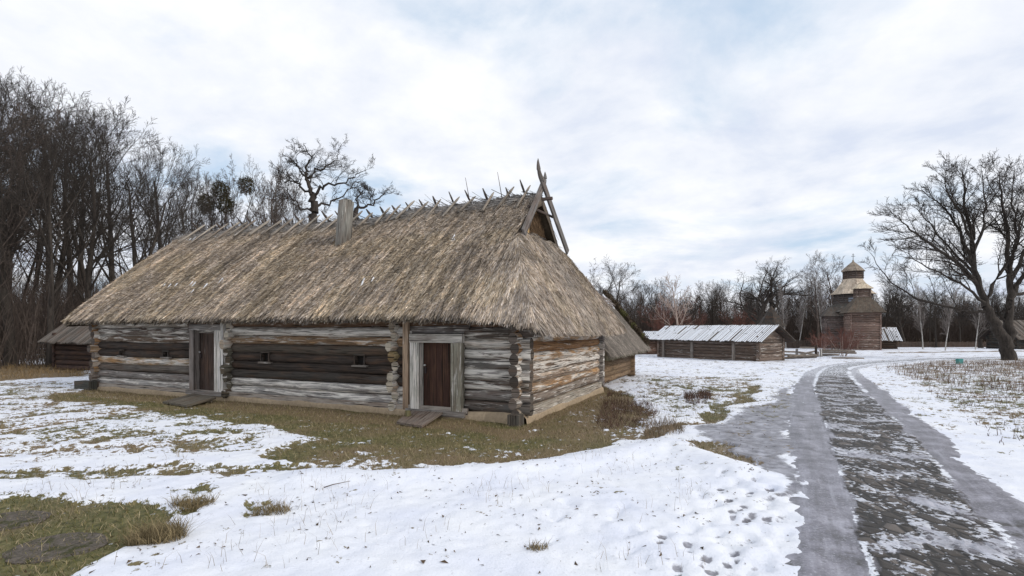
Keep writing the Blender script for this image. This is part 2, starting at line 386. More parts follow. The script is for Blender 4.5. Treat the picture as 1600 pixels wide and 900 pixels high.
for _ in range(160):
    La[1:-1] = .25*La[:-2]+.5*La[1:-1]+.25*La[2:]; Ra[1:-1] = .25*Ra[:-2]+.5*Ra[1:-1]+.25*Ra[2:]
u = np.linspace(0, 1, nw)[None, :, None]
RP = La[:, None]*(1-u)+Ra[:, None]*u; rx, ry = RP[..., 0], RP[..., 1]; uu = np.broadcast_to(u[..., 0], rx.shape)
edge = np.minimum(uu, 1-uu)
rz = ground_z(rx, ry)
for _ in range(12): rz[1:-1, 1:-1] = .2*(rz[1:-1, 1:-1]+rz[:-2, 1:-1]+rz[2:, 1:-1]+rz[1:-1, :-2]+rz[1:-1, 2:])
rz = rz-.022+.045*sstep(-.04, .03+.17*fbm(rx*.9, ry*.9, 140, 3), edge-.07*(fbm(rx*.7, ry*.7, 141, 3)-.35))
centre = sstep(.20, .34, uu+.12*(fbm(rx*1.5, ry*1.5, 71)-.5))*(1-sstep(.68, .82, uu+.12*(fbm(rx*1.5, ry*1.5, 72)-.5)))
rz += .012*centre*(fbm(rx*7, ry*7, 81, 2)-.5)-.012*(1-centre)*sstep(.05, .2, edge)
snowline = np.exp(-((uu-.27)/.020)**2)*(fbm(rx*1.2, ry*1.2, 73)-.25)*1.9+np.exp(-((uu-.76)/.035)**2)*(fbm(rx*1.0, ry*1.0, 74)-.3)*1.6
far = sstep(14, 26, ry)
idx = np.arange(rx.size).reshape(rx.shape); F = np.stack([idx[:-1, :-1], idx[:-1, 1:], idx[1:, 1:], idx[1:, :-1]], -1).reshape(-1, 4)
rc = np.stack([centre, np.clip(snowline+.55*far, 0, 1), edge*2, uu], -1).reshape(-1, 4)
M = NT('icy_cobbled_road'); PO = M.n('ShaderNodeNewGeometry').outputs['Position']; A = M.attr('Col'); S3 = M.n('ShaderNodeSeparateColor'); M.l(A.outputs['Color'], S3.inputs[0])
f1 = M.noise(PO, 2.4, 8, .68, dist=.4); f2 = M.noise(PO, 14, 5, .65); f3 = M.noise(PO, 1, 5, .6, (1.2, 1.2, 1), .5)
vm = M.n('ShaderNodeMapping'); vm.inputs[2].default_value = (0, 0, .5); vm.inputs[3].default_value = (7.0, 4.2, 1); M.l(PO, vm.inputs[0])
vr = M.n('ShaderNodeTexVoronoi', feature='DISTANCE_TO_EDGE'); vr.inputs['Scale'].default_value = 1; vr.inputs['Randomness'].default_value = .8; M.l(vm.outputs[0], vr.inputs['Vector'])
vc = M.n('ShaderNodeTexVoronoi'); vc.inputs['Scale'].default_value = 1; vc.inputs['Randomness'].default_value = .8; M.l(vm.outputs[0], vc.inputs['Vector'])
vs = M.n('ShaderNodeSeparateColor'); M.l(vc.outputs['Color'], vs.inputs[0])
icec = M.ramp(f1, [(.32, (.07, .066, .072)), (.5, (.195, .185, .215)), (.68, (.36, .35, .40))])
icec = M.mix(M.math('MULTIPLY', M.ss(f2, .54, .68), .7), icec, (.09, .08, .08, 1)); f9 = M.noise(PO, 40, 4, .7); icec = M.mix(M.ss(f9, .52, .66), icec, M.mix(.45, icec, (.55, .55, .6, 1))); icec = M.mix(M.ss(M.noise(PO, 1.1, 6, .7), .60, .66), icec, (.035, .028, .02, 1))
stone = M.ramp(vs.outputs[0], [(.1, (.028, .022, .017)), (.5, (.06, .048, .038)), (.9, (.12, .10, .085))])
stone = M.mix(M.ss(vr.outputs[0], .04, .10), (.02, .016, .012, 1), stone)
SP = M.n('ShaderNodeSeparateXYZ'); M.l(PO, SP.inputs[0]); CB = M.n('ShaderNodeCombineXYZ'); M.l(M.math('MULTIPLY', A.outputs['Alpha'], 26.0), CB.inputs[0]); M.l(M.math('MULTIPLY', SP.outputs[1], .55), CB.inputs[1])
streak = M.noise(CB.outputs[0], 1, 5, .6); icec = M.mix(M.math('MULTIPLY', M.ss(streak, .46, .66), .45), icec, (.075, .07, .075, 1)); icec = M.mix(M.math('MULTIPLY', M.ss(streak, .44, .28), .35), icec, (.5, .5, .56, 1))
cen = M.ss(M.math('ADD', S3.outputs[0], M.math('ADD', M.math('MULTIPLY', M.math('SUBTRACT', f1, .5), 1.3), M.math('MULTIPLY', M.math('SUBTRACT', streak, .5), .8))), .38, .66)
sm_ = M.ss(M.math('ADD', M.math('MULTIPLY', M.math('SUBTRACT', f2, .5), 1.1), M.math('ADD', M.math('MULTIPLY', M.math('SUBTRACT', f3, .5), 1.3), M.math('MULTIPLY', vs.outputs[1], .22))), .16, .24)
c = M.mix(cen, icec, M.mix(sm_, stone, M.mix(.35, (.74, .76, .82, 1), icec)))
icepatch = M.math('MULTIPLY', M.ss(f3, .55, .62), .6)
c = M.mix(M.math('MULTIPLY', icepatch, cen), c, icec)
sm2 = M.ss(M.math('ADD', S3.outputs[1], M.math('MULTIPLY', M.math('SUBTRACT', f2, .5), 1.4)), .5, .62)
c = M.mix(sm2, c, (.76, .78, .83, 1))
ed = M.ss(M.math('ADD', S3.outputs[2], M.math('MULTIPLY', M.math('SUBTRACT', f2, .5), .10)), .0, .02)
ed = M.ss(M.math('ADD', S3.outputs[2], M.math('MULTIPLY', M.math('SUBTRACT', M.noise(PO, 2.2, 8, .75), .52), .55)), -.02, .012); c = M.mix(ed, (.76, .78, .83, 1), c)
M.col(c); rr = M.mix(cen, (.34, .34, .34, 1), (.62, .62, .62, 1)); M.put(rr, M.b.inputs['Roughness']); M.b.inputs['Specular IOR Level'].default_value = .45
M.bump(M.math('ADD', M.math('MULTIPLY', f2, .5), M.math('MULTIPLY', cen, M.math('ADD', M.ss(vr.outputs[0], .0, .22), M.math('MULTIPLY', sm_, .4)))), .6, .03)
ro = npmesh('road', np.stack([rx, ry, rz], -1).reshape(-1, 3), F, M.m, cols=rc, smooth=True); tag(ro, kind='structure')
# ------------------------------------------------------------------ main log house
C0 = V(.165, 11.24); U = V(-.9124, .4093); W_ = V(.4093, .9124)
TL, SD = 15.4, 6.5
def H(t, s, z): p = C0+t*U+s*W_; return V(p[0], p[1], z)
u3 = V(*U, 0); v3 = V(*W_, 0); z3 = V(0, 0, 1)
house = thing('log_house', tuple(H(7.7, 3.25, 0)), 'long weathered log house with a big brown thatched roof and two doors, the nearest building', 'log house')
GREY = (.23, .21, .195, .6); LGREY = (.36, .34, .32, .8); DARK = (.05, .04, .034, .2); BROWN = (.13, .08, .05, .45); ORANGE = (.30, .17, .085, .5); PALE = (.50, .46, .40, .7); PATCHY = (.15, .125, .105, .82)
def jit(c, a=.15):
    k = 1+R.uniform(-a, a); return (c[0]*k, c[1]*k, c[2]*k, min(1, max(0, c[3]+R.uniform(-.08, .08))))
def logrow(mb, A_, B_, z, r, c, zf=None, capc=None, seg=.45, n=10, flat=.85, wob=.03):
    A_ = V(*A_); B_ = V(*B_); L = np.linalg.norm(B_-A_); m = max(2, int(L/seg)+1); ph = R.uniform(0, 9)
    pts = []; rad = []
    for i in range(m):
        f = i/(m-1); p = A_*(1-f)+B_*f
        pts.append((p[0], p[1], z+.012*math.sin(f*L*1.1+ph))); rad.append(r*(1+.05*math.sin(f*L*1.7+ph*2)))
    mb.tube(pts, rad, n, c, capc, flat, wob)
NC, Z0, DZ = 9, .30, .235
def cz(k): return Z0+k*DZ
# front wall, three runs of logs split by the doors
CAP = (.34, .29, .23, .5)
def front_run(t0, t1, cols, ext0=0, ext1=0, holes=(), capc=CAP):
    mb = MB()
    for k in range(NC):
        z = cz(k); c = cols[k]
        a, b = t0-ext0+R.uniform(-.04, .02)*(ext0 > 0), t1+ext1+R.uniform(-.02, .05)*(ext1 > 0)
        cuts = sorted([h for h in holes if h[2] == k]); x = a
        for (h0, h1, _) in cuts:
            logrow(mb, H(x, .02, 0), H(h0, .02, 0), z, DZ*.535, jit(c), capc=(.04, .033, .028, .1)); x = h1
        logrow(mb, H(x, .02, 0), H(b, .02, 0), z, DZ*.535*R.uniform(.95, 1.07), jit(c), capc=(.04, .033, .028, .1) if cuts else capc)
    return mb.build('log_wall', WOOD, house)
front_run(0, 1.32, [(.12, .11, .10, .45), GREY, PATCHY, LGREY, (.13, .12, .11, .6), PATCHY, (.36, .31, .25, .85), (.12, .10, .085, .6), (.17, .10, .06, .6)], ext0=.26, capc=(.10, .085, .07, .3))
front_run(2.74, 9.1, [LGREY, (.42, .40, .38, .85), (.06, .052, .045, .1), DARK, DARK, (.09, .075, .06, .3), (.26, .17, .10, .7), (.36, .32, .28, .95), BROWN], holes=[(4.14, 4.42, 4), (7.40, 7.68, 4)])
front_run(10.62, TL, [LGREY, GREY, (.13, .115, .1, .3), (.35, .27, .18, .85), DARK, DARK, (.15, .11, .08, .7), (.16, .13, .11, .68), (.42, .38, .33, .8)], ext1=.26, holes=[(11.66, 11.9, 4), (13.9, 14.1, 4)])
mb = MB()     # logs over the doors and the top plate
for a, b in ((1.2, 2.85), (9.0, 10.75)):
    logrow(mb, H(a, .02, 0), H(b, .02, 0), cz(8), DZ*.58, jit(BROWN)); 
    logrow(mb, H(a, .02, 0), H(b, .02, 0), cz(7)+.06, DZ*.55, jit(GREY))
logrow(mb, H(-.3, -.02, 0), H(TL+.35, -.02, 0), cz(9)-.02, DZ*.5, (.33, .30, .26, .6), flat=.9)
mb.build('top_beam', WOOD, house)
# gable-side wall
sidecols = [(.36, .30, .23, .6), (.24, .20, .165, .6), (.30, .20, .12, .8), (.30, .225, .165, .85), (.20, .14, .095, .85), (.42, .28, .16, 1.0), (.38, .21, .10, .6), (.40, .28, .17, 1.0), (.34, .19, .09, .6)]  # orange-brown log tones, with sunlight on the end wall brightened into the colour
for t_, e in ((0, .02), (TL, -.02)):
    mb = MB()
    for k in range(NC+1):
        z = cz(k)-DZ*.5
        logrow(mb, H(t_+e, -.27+R.uniform(-.09, .10), 0), H(t_+e, SD+.25, 0), z, DZ*.53*R.uniform(.95, 1.08), jit(sidecols[min(k, 8)]), capc=jit((.12, .10, .085, .3), .5), wob=.05)
    mb.build('log_wall', WOOD, house)
mb = MB()
for k in range(NC): logrow(mb, H(-.2, SD, 0), H(TL+.2, SD, 0), cz(k), DZ*.58, jit(GREY), seg=1.5)
mb.build('log_wall', WOOD, house)
# cross-wall log ends showing through the front
for t_, pale in ((3.22, 1), (8.95, 0)):
    mb = MB()
    for k in range(NC+1):
        z = cz(k)-DZ*.5; L = .22+.10*math.sin(k*1.9+t_)+R.uniform(-.02, .04)
        c = jit((.62, .58, .5, .9), .1) if (pale or k > 5) else jit((.14, .13, .1, .4), .3)
        if pale and k in (5,): c = (.36, .28, .15, .4)
        logrow(mb, H(t_+R.uniform(-.02, .02), -L, 0), H(t_, .35, 0), z, DZ*.57, c, capc=(c[0]*.7, c[1]*.66, c[2]*.6, .6), seg=.2, n=7, flat=.72, wob=.12)
    mb.build('cross_wall_ends', WOOD, house)
mb = MB()      # heavy sill block at the far left corner
mb.box(H(TL+.15, -.28, .12), (u3, v3, z3), (.42, .16, .17), (.07, .07, .06, .2)); mb.build('sill_block', WOOD, house)
mb = MB()
mb.box(H(-.04, -.3, .05), (u3, v3, z3), (.13, .14, .17), (.10, .09, .075, .2)); mb.build('sill_block', WOOD, house)
# clay skirt and base boards
def skirt(path, outn):
    mb = MB(); n = 60
    for (a, b), nn in zip(path, outn):
        L = np.linalg.norm(V(*b)-V(*a)); m = int(L/.4)
        pr = None
        for i in range(m+1):
            f = i/m; p = V(*a)*(1-f)+V(*b)*f; gz = float(ground_z(p[0], p[1])); tz = .19+.02*math.sin(i*1.3)+R.uniform(-.008, .008)
            o1 = V(*nn)*(.20+.05*R.random()); o2 = V(*nn)*.10
            cur = (V(p[0], p[1], -.25)+o1, V(p[0], p[1], tz*.45)+o1*.8, V(p[0], p[1], tz)+o2, V(p[0], p[1], tz)-V(*nn)*.1)
            if pr:
                c = jit((.36, .28, .19, 1), .08)
                for q in range(3): mb.quad([pr[q], cur[q], cur[q+1], pr[q+1]], c)
            pr = cur
    return mb.build('clay_skirt', EARTH, house)
skirt([(H(-.05, 0, 0), H(TL, 0, 0)), (H(0, SD, 0), H(0, -.1, 0))], [-v3, -u3])
mb = MB()
for a, b, y in ((1.2, 9.5, -.12), (9.5, TL, -.12)):
    mb.box(H((a+b)/2, y, .15), (u3, v3, z3), ((b-a)/2, .03, .09), jit((.33, .29, .25, .5)))
mb.box(H(-.13, SD/2, .17), (u3, v3, z3), (.03, SD/2-.1, .13), (.40, .36, .30, .6))
mb.build('base_board', WOOD, house)
mb = MB(); mb.box(H(TL/2, SD/2, 1.2), (u3, v3, z3), (TL/2-.12, SD/2-.12, 1.1), (.02, .017, .014, 0)); mb.build('inner_core', WOODDARK, house)
# doors
def door(t0, t1, zb, zt, fo, wood, white, leftwhite):
    d = MB(); n = 5; w = (t1-t0)/n
    for i in range(n): d.box(H(t0+w*(i+.5), .03+R.uniform(0, .008), (zb+zt)/2), (u3, v3, z3), (w/2-.004, .02, (zt-zb)/2), jit(wood, .25))
    dr = d.build('door', WOODDARK, house)
    h = MB(); ht = t1-.07
    h.box(H(ht, -.015, (zb+zt)/2+.12), (u3, v3, z3), (.02, .02, .07), (.05, .04, .04, 0)); h.tube([H(ht, -.03, (zb+zt)/2+.24), H(ht, -.07, (zb+zt)/2+.24)], .022, 8, (.5, .5, .48, 1))
    h.build('door_handle', PLAIN, dr)
    f = MB(); th = .085
    for (a, b, cc) in ((t0-fo, t0, white[0]), (t1, t1+fo, white[1])):
        f.box(H((a+b)/2, -.09, (zb+zt)/2), (u3, v3, z3), ((b-a)/2, th, (zt-zb)/2), cc)
        f.box(H(b-.03 if a < t0 else a+.03, -.17, (zb+zt)/2), (u3, v3, z3), (.03, .03, (zt-zb)/2-.005), jit(cc))
    f.box(H((t0+t1)/2, -.085, zt+fo*.38), (u3, v3, z3), ((t1-t0)/2+fo+.02, th+.01, fo*.38), white[2])
    f.box(H((t0+t1)/2, -.10, zb-.06), (u3, v3, z3), ((t1-t0)/2+fo+.1, .12, .06), (.26, .24, .22, .4))
    f.build('door_frame', WOOD, house)
door(1.60, 2.46, .16, 1.70, .26, (.055, .028, .021, .25), [(.30, .28, .22, .6), (.62, .60, .53, .85), (.48, .45, .40, .7)], True)
door(9.43, 10.33, .22, 1.98, .22, (.085, .06, .05, .4), [(.66, .64, .62, .9), (.25, .22, .2, .4), (.30, .28, .26, .5)], False)
mb = MB()     # upright planks beside the doors
mb.box(H(2.86, -.12, 1.25), (u3, v3, z3), (.075, .04, 1.15), (.40, .29, .2, .5)); mb.build('upright_plank', WOOD, house)
mb = MB(); mb.box(H(9.14, -.12, 1.3), (u3, v3, z3), (.06, .06, 1.08), (.66, .65, .63, .9)); mb.build('upright_plank', WOOD, house)
for k, (a, b) in enumerate(((4.14, 4.42), (7.40, 7.68), (11.66, 11.9), (13.9, 14.1))):
    wob_ = MB(); z = cz(4); q = .11 if k < 2 else .07
    for side in (-1, 1): wob_.box(H((a+b)/2+side*((b-a)/2+.012), -.055, z), (u3, v3, z3), (.012, .05, q), (.09, .075, .065, .3))
    wob_.box(H((a+b)/2-.02, -.09, z-q-.03), (u3, v3, z3), ((b-a)/2+.09, .05, .022), (.2, .18, .16, .5))
    wob_.box(H((a+b)/2, -.05, z+q+.03), (u3, v3, z3), ((b-a)/2+.03, .04, .015), (.08, .07, .06, .3))
    wo_ = wob_.build('window_frame', WOOD, house)
    g = MB(); g.box(H((a+b)/2, .06, z), (u3, v3, z3), ((b-a)/2+.02, .02, q+.04), (.012, .011, .01, 0)); g.build('window_dark_panel', WOODDARK, wo_)  # near-black panel paints the unlit inside of the hole
# thatched roof as a thick, uneven shell
RS = SD/2
def ridge_z(t): return 5.78-.16*np.exp(-((t-7.6)/3.2)**2)+.06*np.sin(t*1.7)*.5
TG = .72                                              # plane of the gablet
E0, E1, EO = -.62, TL+.65, .62
def roofz(t, s):                                      # s measured from the ridge line, front negative
    t = np.asarray(t, float); s = np.asarray(s, float)
    half = RS+EO
    fz = ridge_z(t)-(ridge_z(t)-2.45)*np.abs(s)/half
    x = np.abs(s)/half
    fz = fz+.12*np.sin(np.pi*np.clip(x, 0, 1))*np.where(s < 0, 1, -.9)          # slight belly
    fz = fz-.24*np.exp(-(t-E0)/.9)*sstep(.55, 1, x)
    rd = np.abs(s); fz = fz-.06*np.exp(-(rd/.18)**2)
    h0 = 2.20+(t-E0)/(TG-E0)*(4.55-2.20)+.04*np.sin(np.pi*np.clip((t-E0)/(TG-E0), 0, 1))
    h1 = 2.35+(E1-t)/.42*3.5
    z = np.minimum(fz, h1)
    k = 10.0                                          # soft minimum for rounded hips
    zz = -np.log(np.exp(-k*np.clip(z-3, -20, 20))+np.exp(-k*np.clip(h0-3, -20, 20)))/k+3
    z = np.where(t < TG, np.minimum(zz, z), z)
    z = np.where(t < TG, np.minimum(z, h0), z)
    return z
def thatch_noise(t, s):
    return .11*(fbm(t*8.5+s*.25, s*.6, 91, 3)-.5)+.05*(fbm(t*1.1, s*1.1, 92, 3)-.5)+.05*(vn(t*20+s, s*6, 93)-.5)
def roof_grid(ts, ss, name):
    T, S = np.meshgrid(ts, ss, indexing='ij')
    Z = roofz(T, S)+thatch_noise(T, S)
    # uneven eaves
    rag = .06*(fbm(T*3, S*3, 94, 3)-.5)
    So = S+np.where(np.abs(S) > RS+EO-.01, rag*np.sign(S), 0); To = T+np.where((T <= E0+.001) | (T >= E1-.001), rag, 0)
    top = np.stack([C0[0]+To*U[0]+(So+RS)*W_[0], C0[1]+To*U[1]+(So+RS)*W_[1], Z], -1)
    bt = top.copy(); th = .23+.05*fbm(T*2, S*2, 95, 2)
    bt[..., 2] -= th
    n, m = T.shape; idx = np.arange(n*m).reshape(n, m); off = n*m
    F = [np.stack([idx[:-1, :-1], idx[:-1, 1:], idx[1:, 1:], idx[1:, :-1]], -1).reshape(-1, 4),
         np.stack([idx[:-1, :-1], idx[1:, :-1], idx[1:, 1:], idx[:-1, 1:]], -1).reshape(-1, 4)+off]
    for e in (idx[0], idx[-1], idx[:, 0], idx[:, -1]): F.append(np.stack([e[:-1], e[1:], e[1:]+off, e[:-1]+off], -1))
    f = fbm(T*2.2+S*.4, S*.5, 96, 4).ravel(); f2 = fbm(T*14, S*1.5, 97, 3).ravel()
    base = np.array([.23, .185, .14])[None]*(.55+.9*f2[:, None]); gy = np.array([.20, .175, .15])[None]*(.6+.8*f2[:, None])
    k = np.clip((f-.45)*3, 0, 1)[:, None]; cc = base*(1-k)+gy*k
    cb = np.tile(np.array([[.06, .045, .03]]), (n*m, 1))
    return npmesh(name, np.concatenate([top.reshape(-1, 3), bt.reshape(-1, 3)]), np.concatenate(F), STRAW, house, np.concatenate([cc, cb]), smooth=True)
ss_ = np.concatenate([np.linspace(-(RS+EO), 0, 70), np.linspace(0, RS+EO, 50)[1:]])
roof = roof_grid(np.linspace(TG, E1, 300), ss_, 'roof')
hip = roof_grid(np.linspace(E0, TG-.002, 40), ss_, 'hip_slope'); 
# gablet: shallow recess with straw bundles and board infill
hipup = MB()
gs = np.linspace(-1.55, 1.55, 14)
def straws(name, T, S, parent, Lr=(.16, .46), wr=(.0022, .0065), lift=.035, colf=None, drop=0.0, zoff=0.0):
    n = len(T); e = .03
    Z = roofz(T, S)+thatch_noise(T, S)+zoff
    dzt = (roofz(T+e, S)-roofz(T-e, S))/(2*e); dzs = (roofz(T, S+e)-roofz(T, S-e))/(2*e)
    dzt = np.where(np.abs(T-TG) < e*1.2, 0, dzt); dzt = np.clip(dzt, -6, 6)
    g = np.hypot(dzt, dzs)+1e-6
    dt = -dzt/g; ds = -dzs/g; a = NR.normal(0, .10, n)          # downhill with jitter
    dt, ds = dt*np.cos(a)-ds*np.sin(a), dt*np.sin(a)+ds*np.cos(a)
    D = np.stack([dt*U[0]+ds*W_[0], dt*U[1]+ds*W_[1], dt*dzt+ds*dzs-drop], -1); D /= np.linalg.norm(D, axis=1)[:, None]
    N = np.stack([-(dzt*U[0]+dzs*W_[0]), -(dzt*U[1]+dzs*W_[1]), np.ones(n)], -1); N /= np.linalg.norm(N, axis=1)[:, None]
    Sx = np.cross(D, N); P0 = np.stack([C0[0]+T*U[0]+(S+RS)*W_[0], C0[1]+T*U[1]+(S+RS)*W_[1], Z], -1)
    L = NR.uniform(*Lr, n)[:, None]; w = NR.uniform(*wr, n)[:, None]; l0 = NR.uniform(-.01, .012, n)[:, None]; l1 = NR.uniform(0.0, lift, n)[:, None]
    tw = NR.normal(0, .5, n)[:, None]; Sd = Sx*np.cos(tw)+N*np.sin(tw)
    A_ = P0+N*l0; B_ = P0+D*L+N*l1
    Vv = np.stack([A_-Sd*w, A_+Sd*w, B_+Sd*w*.6, B_-Sd*w*.6], 1).reshape(-1, 3)
    F = np.arange(4*n).reshape(n, 4)
    c = colf(T, S, n); c = np.repeat(c, 4, axis=0); c[2::4] *= 1.12; c[3::4] *= 1.12
    return npmesh(name, Vv, F, STRAW, parent, c)
def straw_col(T, S, n):
    pal = np.array([[.41, .335, .25], [.32, .255, .18], [.56, .48, .38], [.40, .355, .31], [.14, .11, .08], [.52, .47, .41]])*1.06
    k = NR.choice(6, n, p=[.28, .24, .14, .14, .13, .07]); c = pal[k]*NR.uniform(.75, 1.2, n)[:, None]
    f = fbm(T*2.2+S*.4, S*.6, 96, 4); c = c*(.62+.86*f)[:, None]*np.where((fbm(T*.8, S*1.2, 66, 3) > .55)[:, None], [[1.02, 1.0, .96]], [[1.0, .99, 1.01]])
    st = fbm(T*12+S*.3, S*.8, 98, 3); cl = vn(T*19+S*1.3, S*5.5, 77)*.6+vn(T*38, S*11, 78)*.4; c = c*np.clip(.45+1.1*st, .4, 1.5)[:, None]*(.38+1.24*cl)[:, None]
    hipm = ((T < .35) & (np.abs(S) < 3.6*(1-(T-E0)/2.4))) | (T < 0.1)
    c[hipm] = c[hipm]*.85+np.array([.06, .052, .048])
    rid = np.exp(-(S/.5)**2)[:, None]; c = c*(1-.5*rid)+np.array([.16, .145, .13])*.5*rid*2*np.clip(.6+.8*NR.random(n), 0, 1.3)[:, None]
    return c*.96
n = 230000
T = NR.uniform(TG+.02, E1-.1, n); S = -(RS+EO)*NR.uniform(0, 1, n)**.9
straws('straw_layer', T, S, roof, Lr=(.10, .34), colf=straw_col)
n = 60000; T = NR.uniform(TG+.02, E1-.1, n); S = -(RS+EO)*NR.uniform(0, 1, n)**.9
straws('straw_stubble', T, S, roof, Lr=(.05, .14), wr=(.003, .009), lift=.08, colf=lambda a, b, c: straw_col(a, b, c)*NR.choice([.45, 1.35], c)[:, None])
n = 6000; straws('straw_layer', NR.uniform(TG, E1-.1, n), NR.uniform(0, 1.2, n), roof, colf=straw_col)
n = 90000; T = NR.uniform(E0, TG-.03, n); S = NR.uniform(-(RS+EO), RS+EO, n); straws('straw_layer', T, S, hip, wr=(.0025, .007), lift=.04, colf=straw_col)
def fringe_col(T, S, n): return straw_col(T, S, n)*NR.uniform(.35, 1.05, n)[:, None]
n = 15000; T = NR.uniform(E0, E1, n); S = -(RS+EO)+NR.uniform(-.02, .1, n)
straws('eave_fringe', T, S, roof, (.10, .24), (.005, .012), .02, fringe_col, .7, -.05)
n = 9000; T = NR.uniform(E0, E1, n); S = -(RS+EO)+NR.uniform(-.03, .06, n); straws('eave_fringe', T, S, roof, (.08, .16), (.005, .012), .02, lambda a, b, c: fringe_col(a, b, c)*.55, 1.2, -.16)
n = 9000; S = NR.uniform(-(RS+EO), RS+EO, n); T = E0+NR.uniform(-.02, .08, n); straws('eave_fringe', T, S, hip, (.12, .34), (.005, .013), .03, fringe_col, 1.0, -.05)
# gablet filling
gb = MB(); tg = TG+.30
def tri_w(z): return (ridge_z(TG)-z)/((ridge_z(TG)-2.45)/(RS+EO))
for i in range(7):
    z0 = 4.30+i*.19; z1 = z0+.185; w0 = min(1.62, tri_w(z0)-.05); w1 = max(.03, tri_w(z1)-.05)
    off = R.uniform(-.03, .03)
    P4 = [H(tg+off, RS-w0, z0), H(tg+off, RS+w0, z0), H(tg+off, RS+w1, z1), H(tg+off, RS-w1, z1)]
    Q4 = [p+u3*.1 for p in P4]
    gb.hexa([P4[0], P4[1], Q4[1], Q4[0], P4[3], P4[2], Q4[2], Q4[3]], jit((.12, .075, .04, .2), .4))
gbl = gb.build('gablet_infill', WOODDARK, house)
n = 7000; Zr = NR.uniform(4.35, 5.6, n); S = NR.uniform(-1, 1, n)*np.maximum(.05, tri_w(Zr)-.1)
Pp = C0[None]+(tg-.03)*U[None]+(S+RS)[:, None]*W_[None]; P3 = np.column_stack([Pp, Zr]); L = NR.uniform(.08, .28, n)[:, None]
D = np.column_stack([NR.normal(0, .5, n)[:, None]*W_[None]-U[None]*NR.uniform(0, .5, n)[:, None], -np.ones(n)]); D /= np.linalg.norm(D, axis=1)[:, None]
Sd = np.column_stack([np.tile(W_, (n, 1)), np.zeros(n)])*NR.uniform(.005, .013, n)[:, None]
Vv = np.stack([P3-Sd, P3+Sd, P3+D*L+Sd*.5, P3+D*L-Sd*.5], 1).reshape(-1, 3)
npmesh('straw_bundle', Vv, np.arange(4*n).reshape(n, 4), STRAW, gbl, np.repeat(np.array([[.16, .10, .055]])*NR.uniform(.3, 1.6, n)[:, None], 4, 0))
mb = MB(); mb.box(H(TG+.18, RS-.95, 4.62), (nrm(u3+v3*.6), nrm(v3-u3*.5), z3), (.03, .2, .12), (.55, .36, .16, .1)); mb.build('gablet_board', WOOD, house)
# crossed barge boards with curved horns
def barge(side, hornlen, hc):
    mb = MB(); zt = 6.02; wv = .105; pts = []
    s0 = 1.66; zb = 4.40 if side < 0 else 4.36
    e0 = H(TG-.17-.03*side, RS+side*s0, zb); e1 = H(TG-.02-.03*side, RS-side*.15, zt+.10)
    d = nrm(e1-e0); out = -u3; wd = nrm(np.cross(out, d))
    mb.box((e0+e1)/2, (wd, out, d), (wv, .028, np.linalg.norm(e1-e0)/2), hc)
    p = e1-d*.05; pts = [p]; dd = d.copy()
    for i in range(7):
        dd = nrm(dd+z3*.22+v3*side*.16) if i > 1 else nrm(dd-v3*side*.10); p = p+dd*hornlen/7; pts.append(p)
    mb.tube(pts, [.085, .085, .078, .068, .057, .045, .03, .008], 8, hc, flat=.75)
    return mb.build('barge_board', WOODDARK, house)
barge(-1, .46, (.17, .16, .15, .5)); barge(1, .66, (.15, .14, .13, .5))
mb = MB(); mb.tube([H(TG+.05, RS-.9, 4.9+.35), H(TG-.0, RS+.9, 4.95+.35)], .035, 6, (.1, .08, .07, .3)); mb.build('gablet_rail', WOODDARK, house)
mb = MB(); mb.tube([H(TG-.3, RS, 5.62), H(TG+1.3, RS, 5.62)], .05, 6, (.1, .08, .07, .3)); mb.build('ridge_beam', WOODDARK, house)
# poles laid in pairs over the ridge
tt = 1.25; i = 0
while tt < TL+.1:
    sp = R.uniform(.42, .66); i += 1
    if abs(tt-6.8) < .0: tt += sp; continue
    for side in (-1, 1):
        a0 = tt+R.uniform(-.06, .06)+side*.05; L = R.uniform(.75, 1.15); up = R.uniform(.14, .34)
        zz = float(ridge_z(np.array(a0))); sl_ = (zz-2.45)/(RS+EO); d = nrm(V(0, side, -sl_))
        top = V(0, -side*up*.75, up*sl_+.09); q = .07
        bot = V(0, side*L*.75, -sl_*L*.75+.15)
        A_ = H(a0+R.uniform(-.05, .05), RS+top[1], zz+top[2]); B_ = H(a0+R.uniform(-.12, .12), RS+bot[1], zz+bot[2])
        c = jit((.33, .29, .24, .5), .25) if side < 0 else jit((.09, .075, .065, .2))
        mb = MB(); r = R.uniform(.028, .04); mb.tube([A_, A_*.85+B_*.15, B_], [r*.45, r, r*1.1], 6, c, wob=.1)
        mb.build('ridge_pole', WOOD if side < 0 else WOODDARK, roof)
    tt += sp*(1.0 if tt < 6 else 1.05)
for t_, dx in ((1.95, -.12), (3.0, -.15)):
    mb = MB(); zz = float(ridge_z(np.array(t_))); mb.tube([H(t_, RS, zz), H(t_+.1, RS-.1, zz+.75)], [.014, .006], 5, (.12, .09, .07, .1)); mb.build('ridge_twig', WOODDARK, roof)
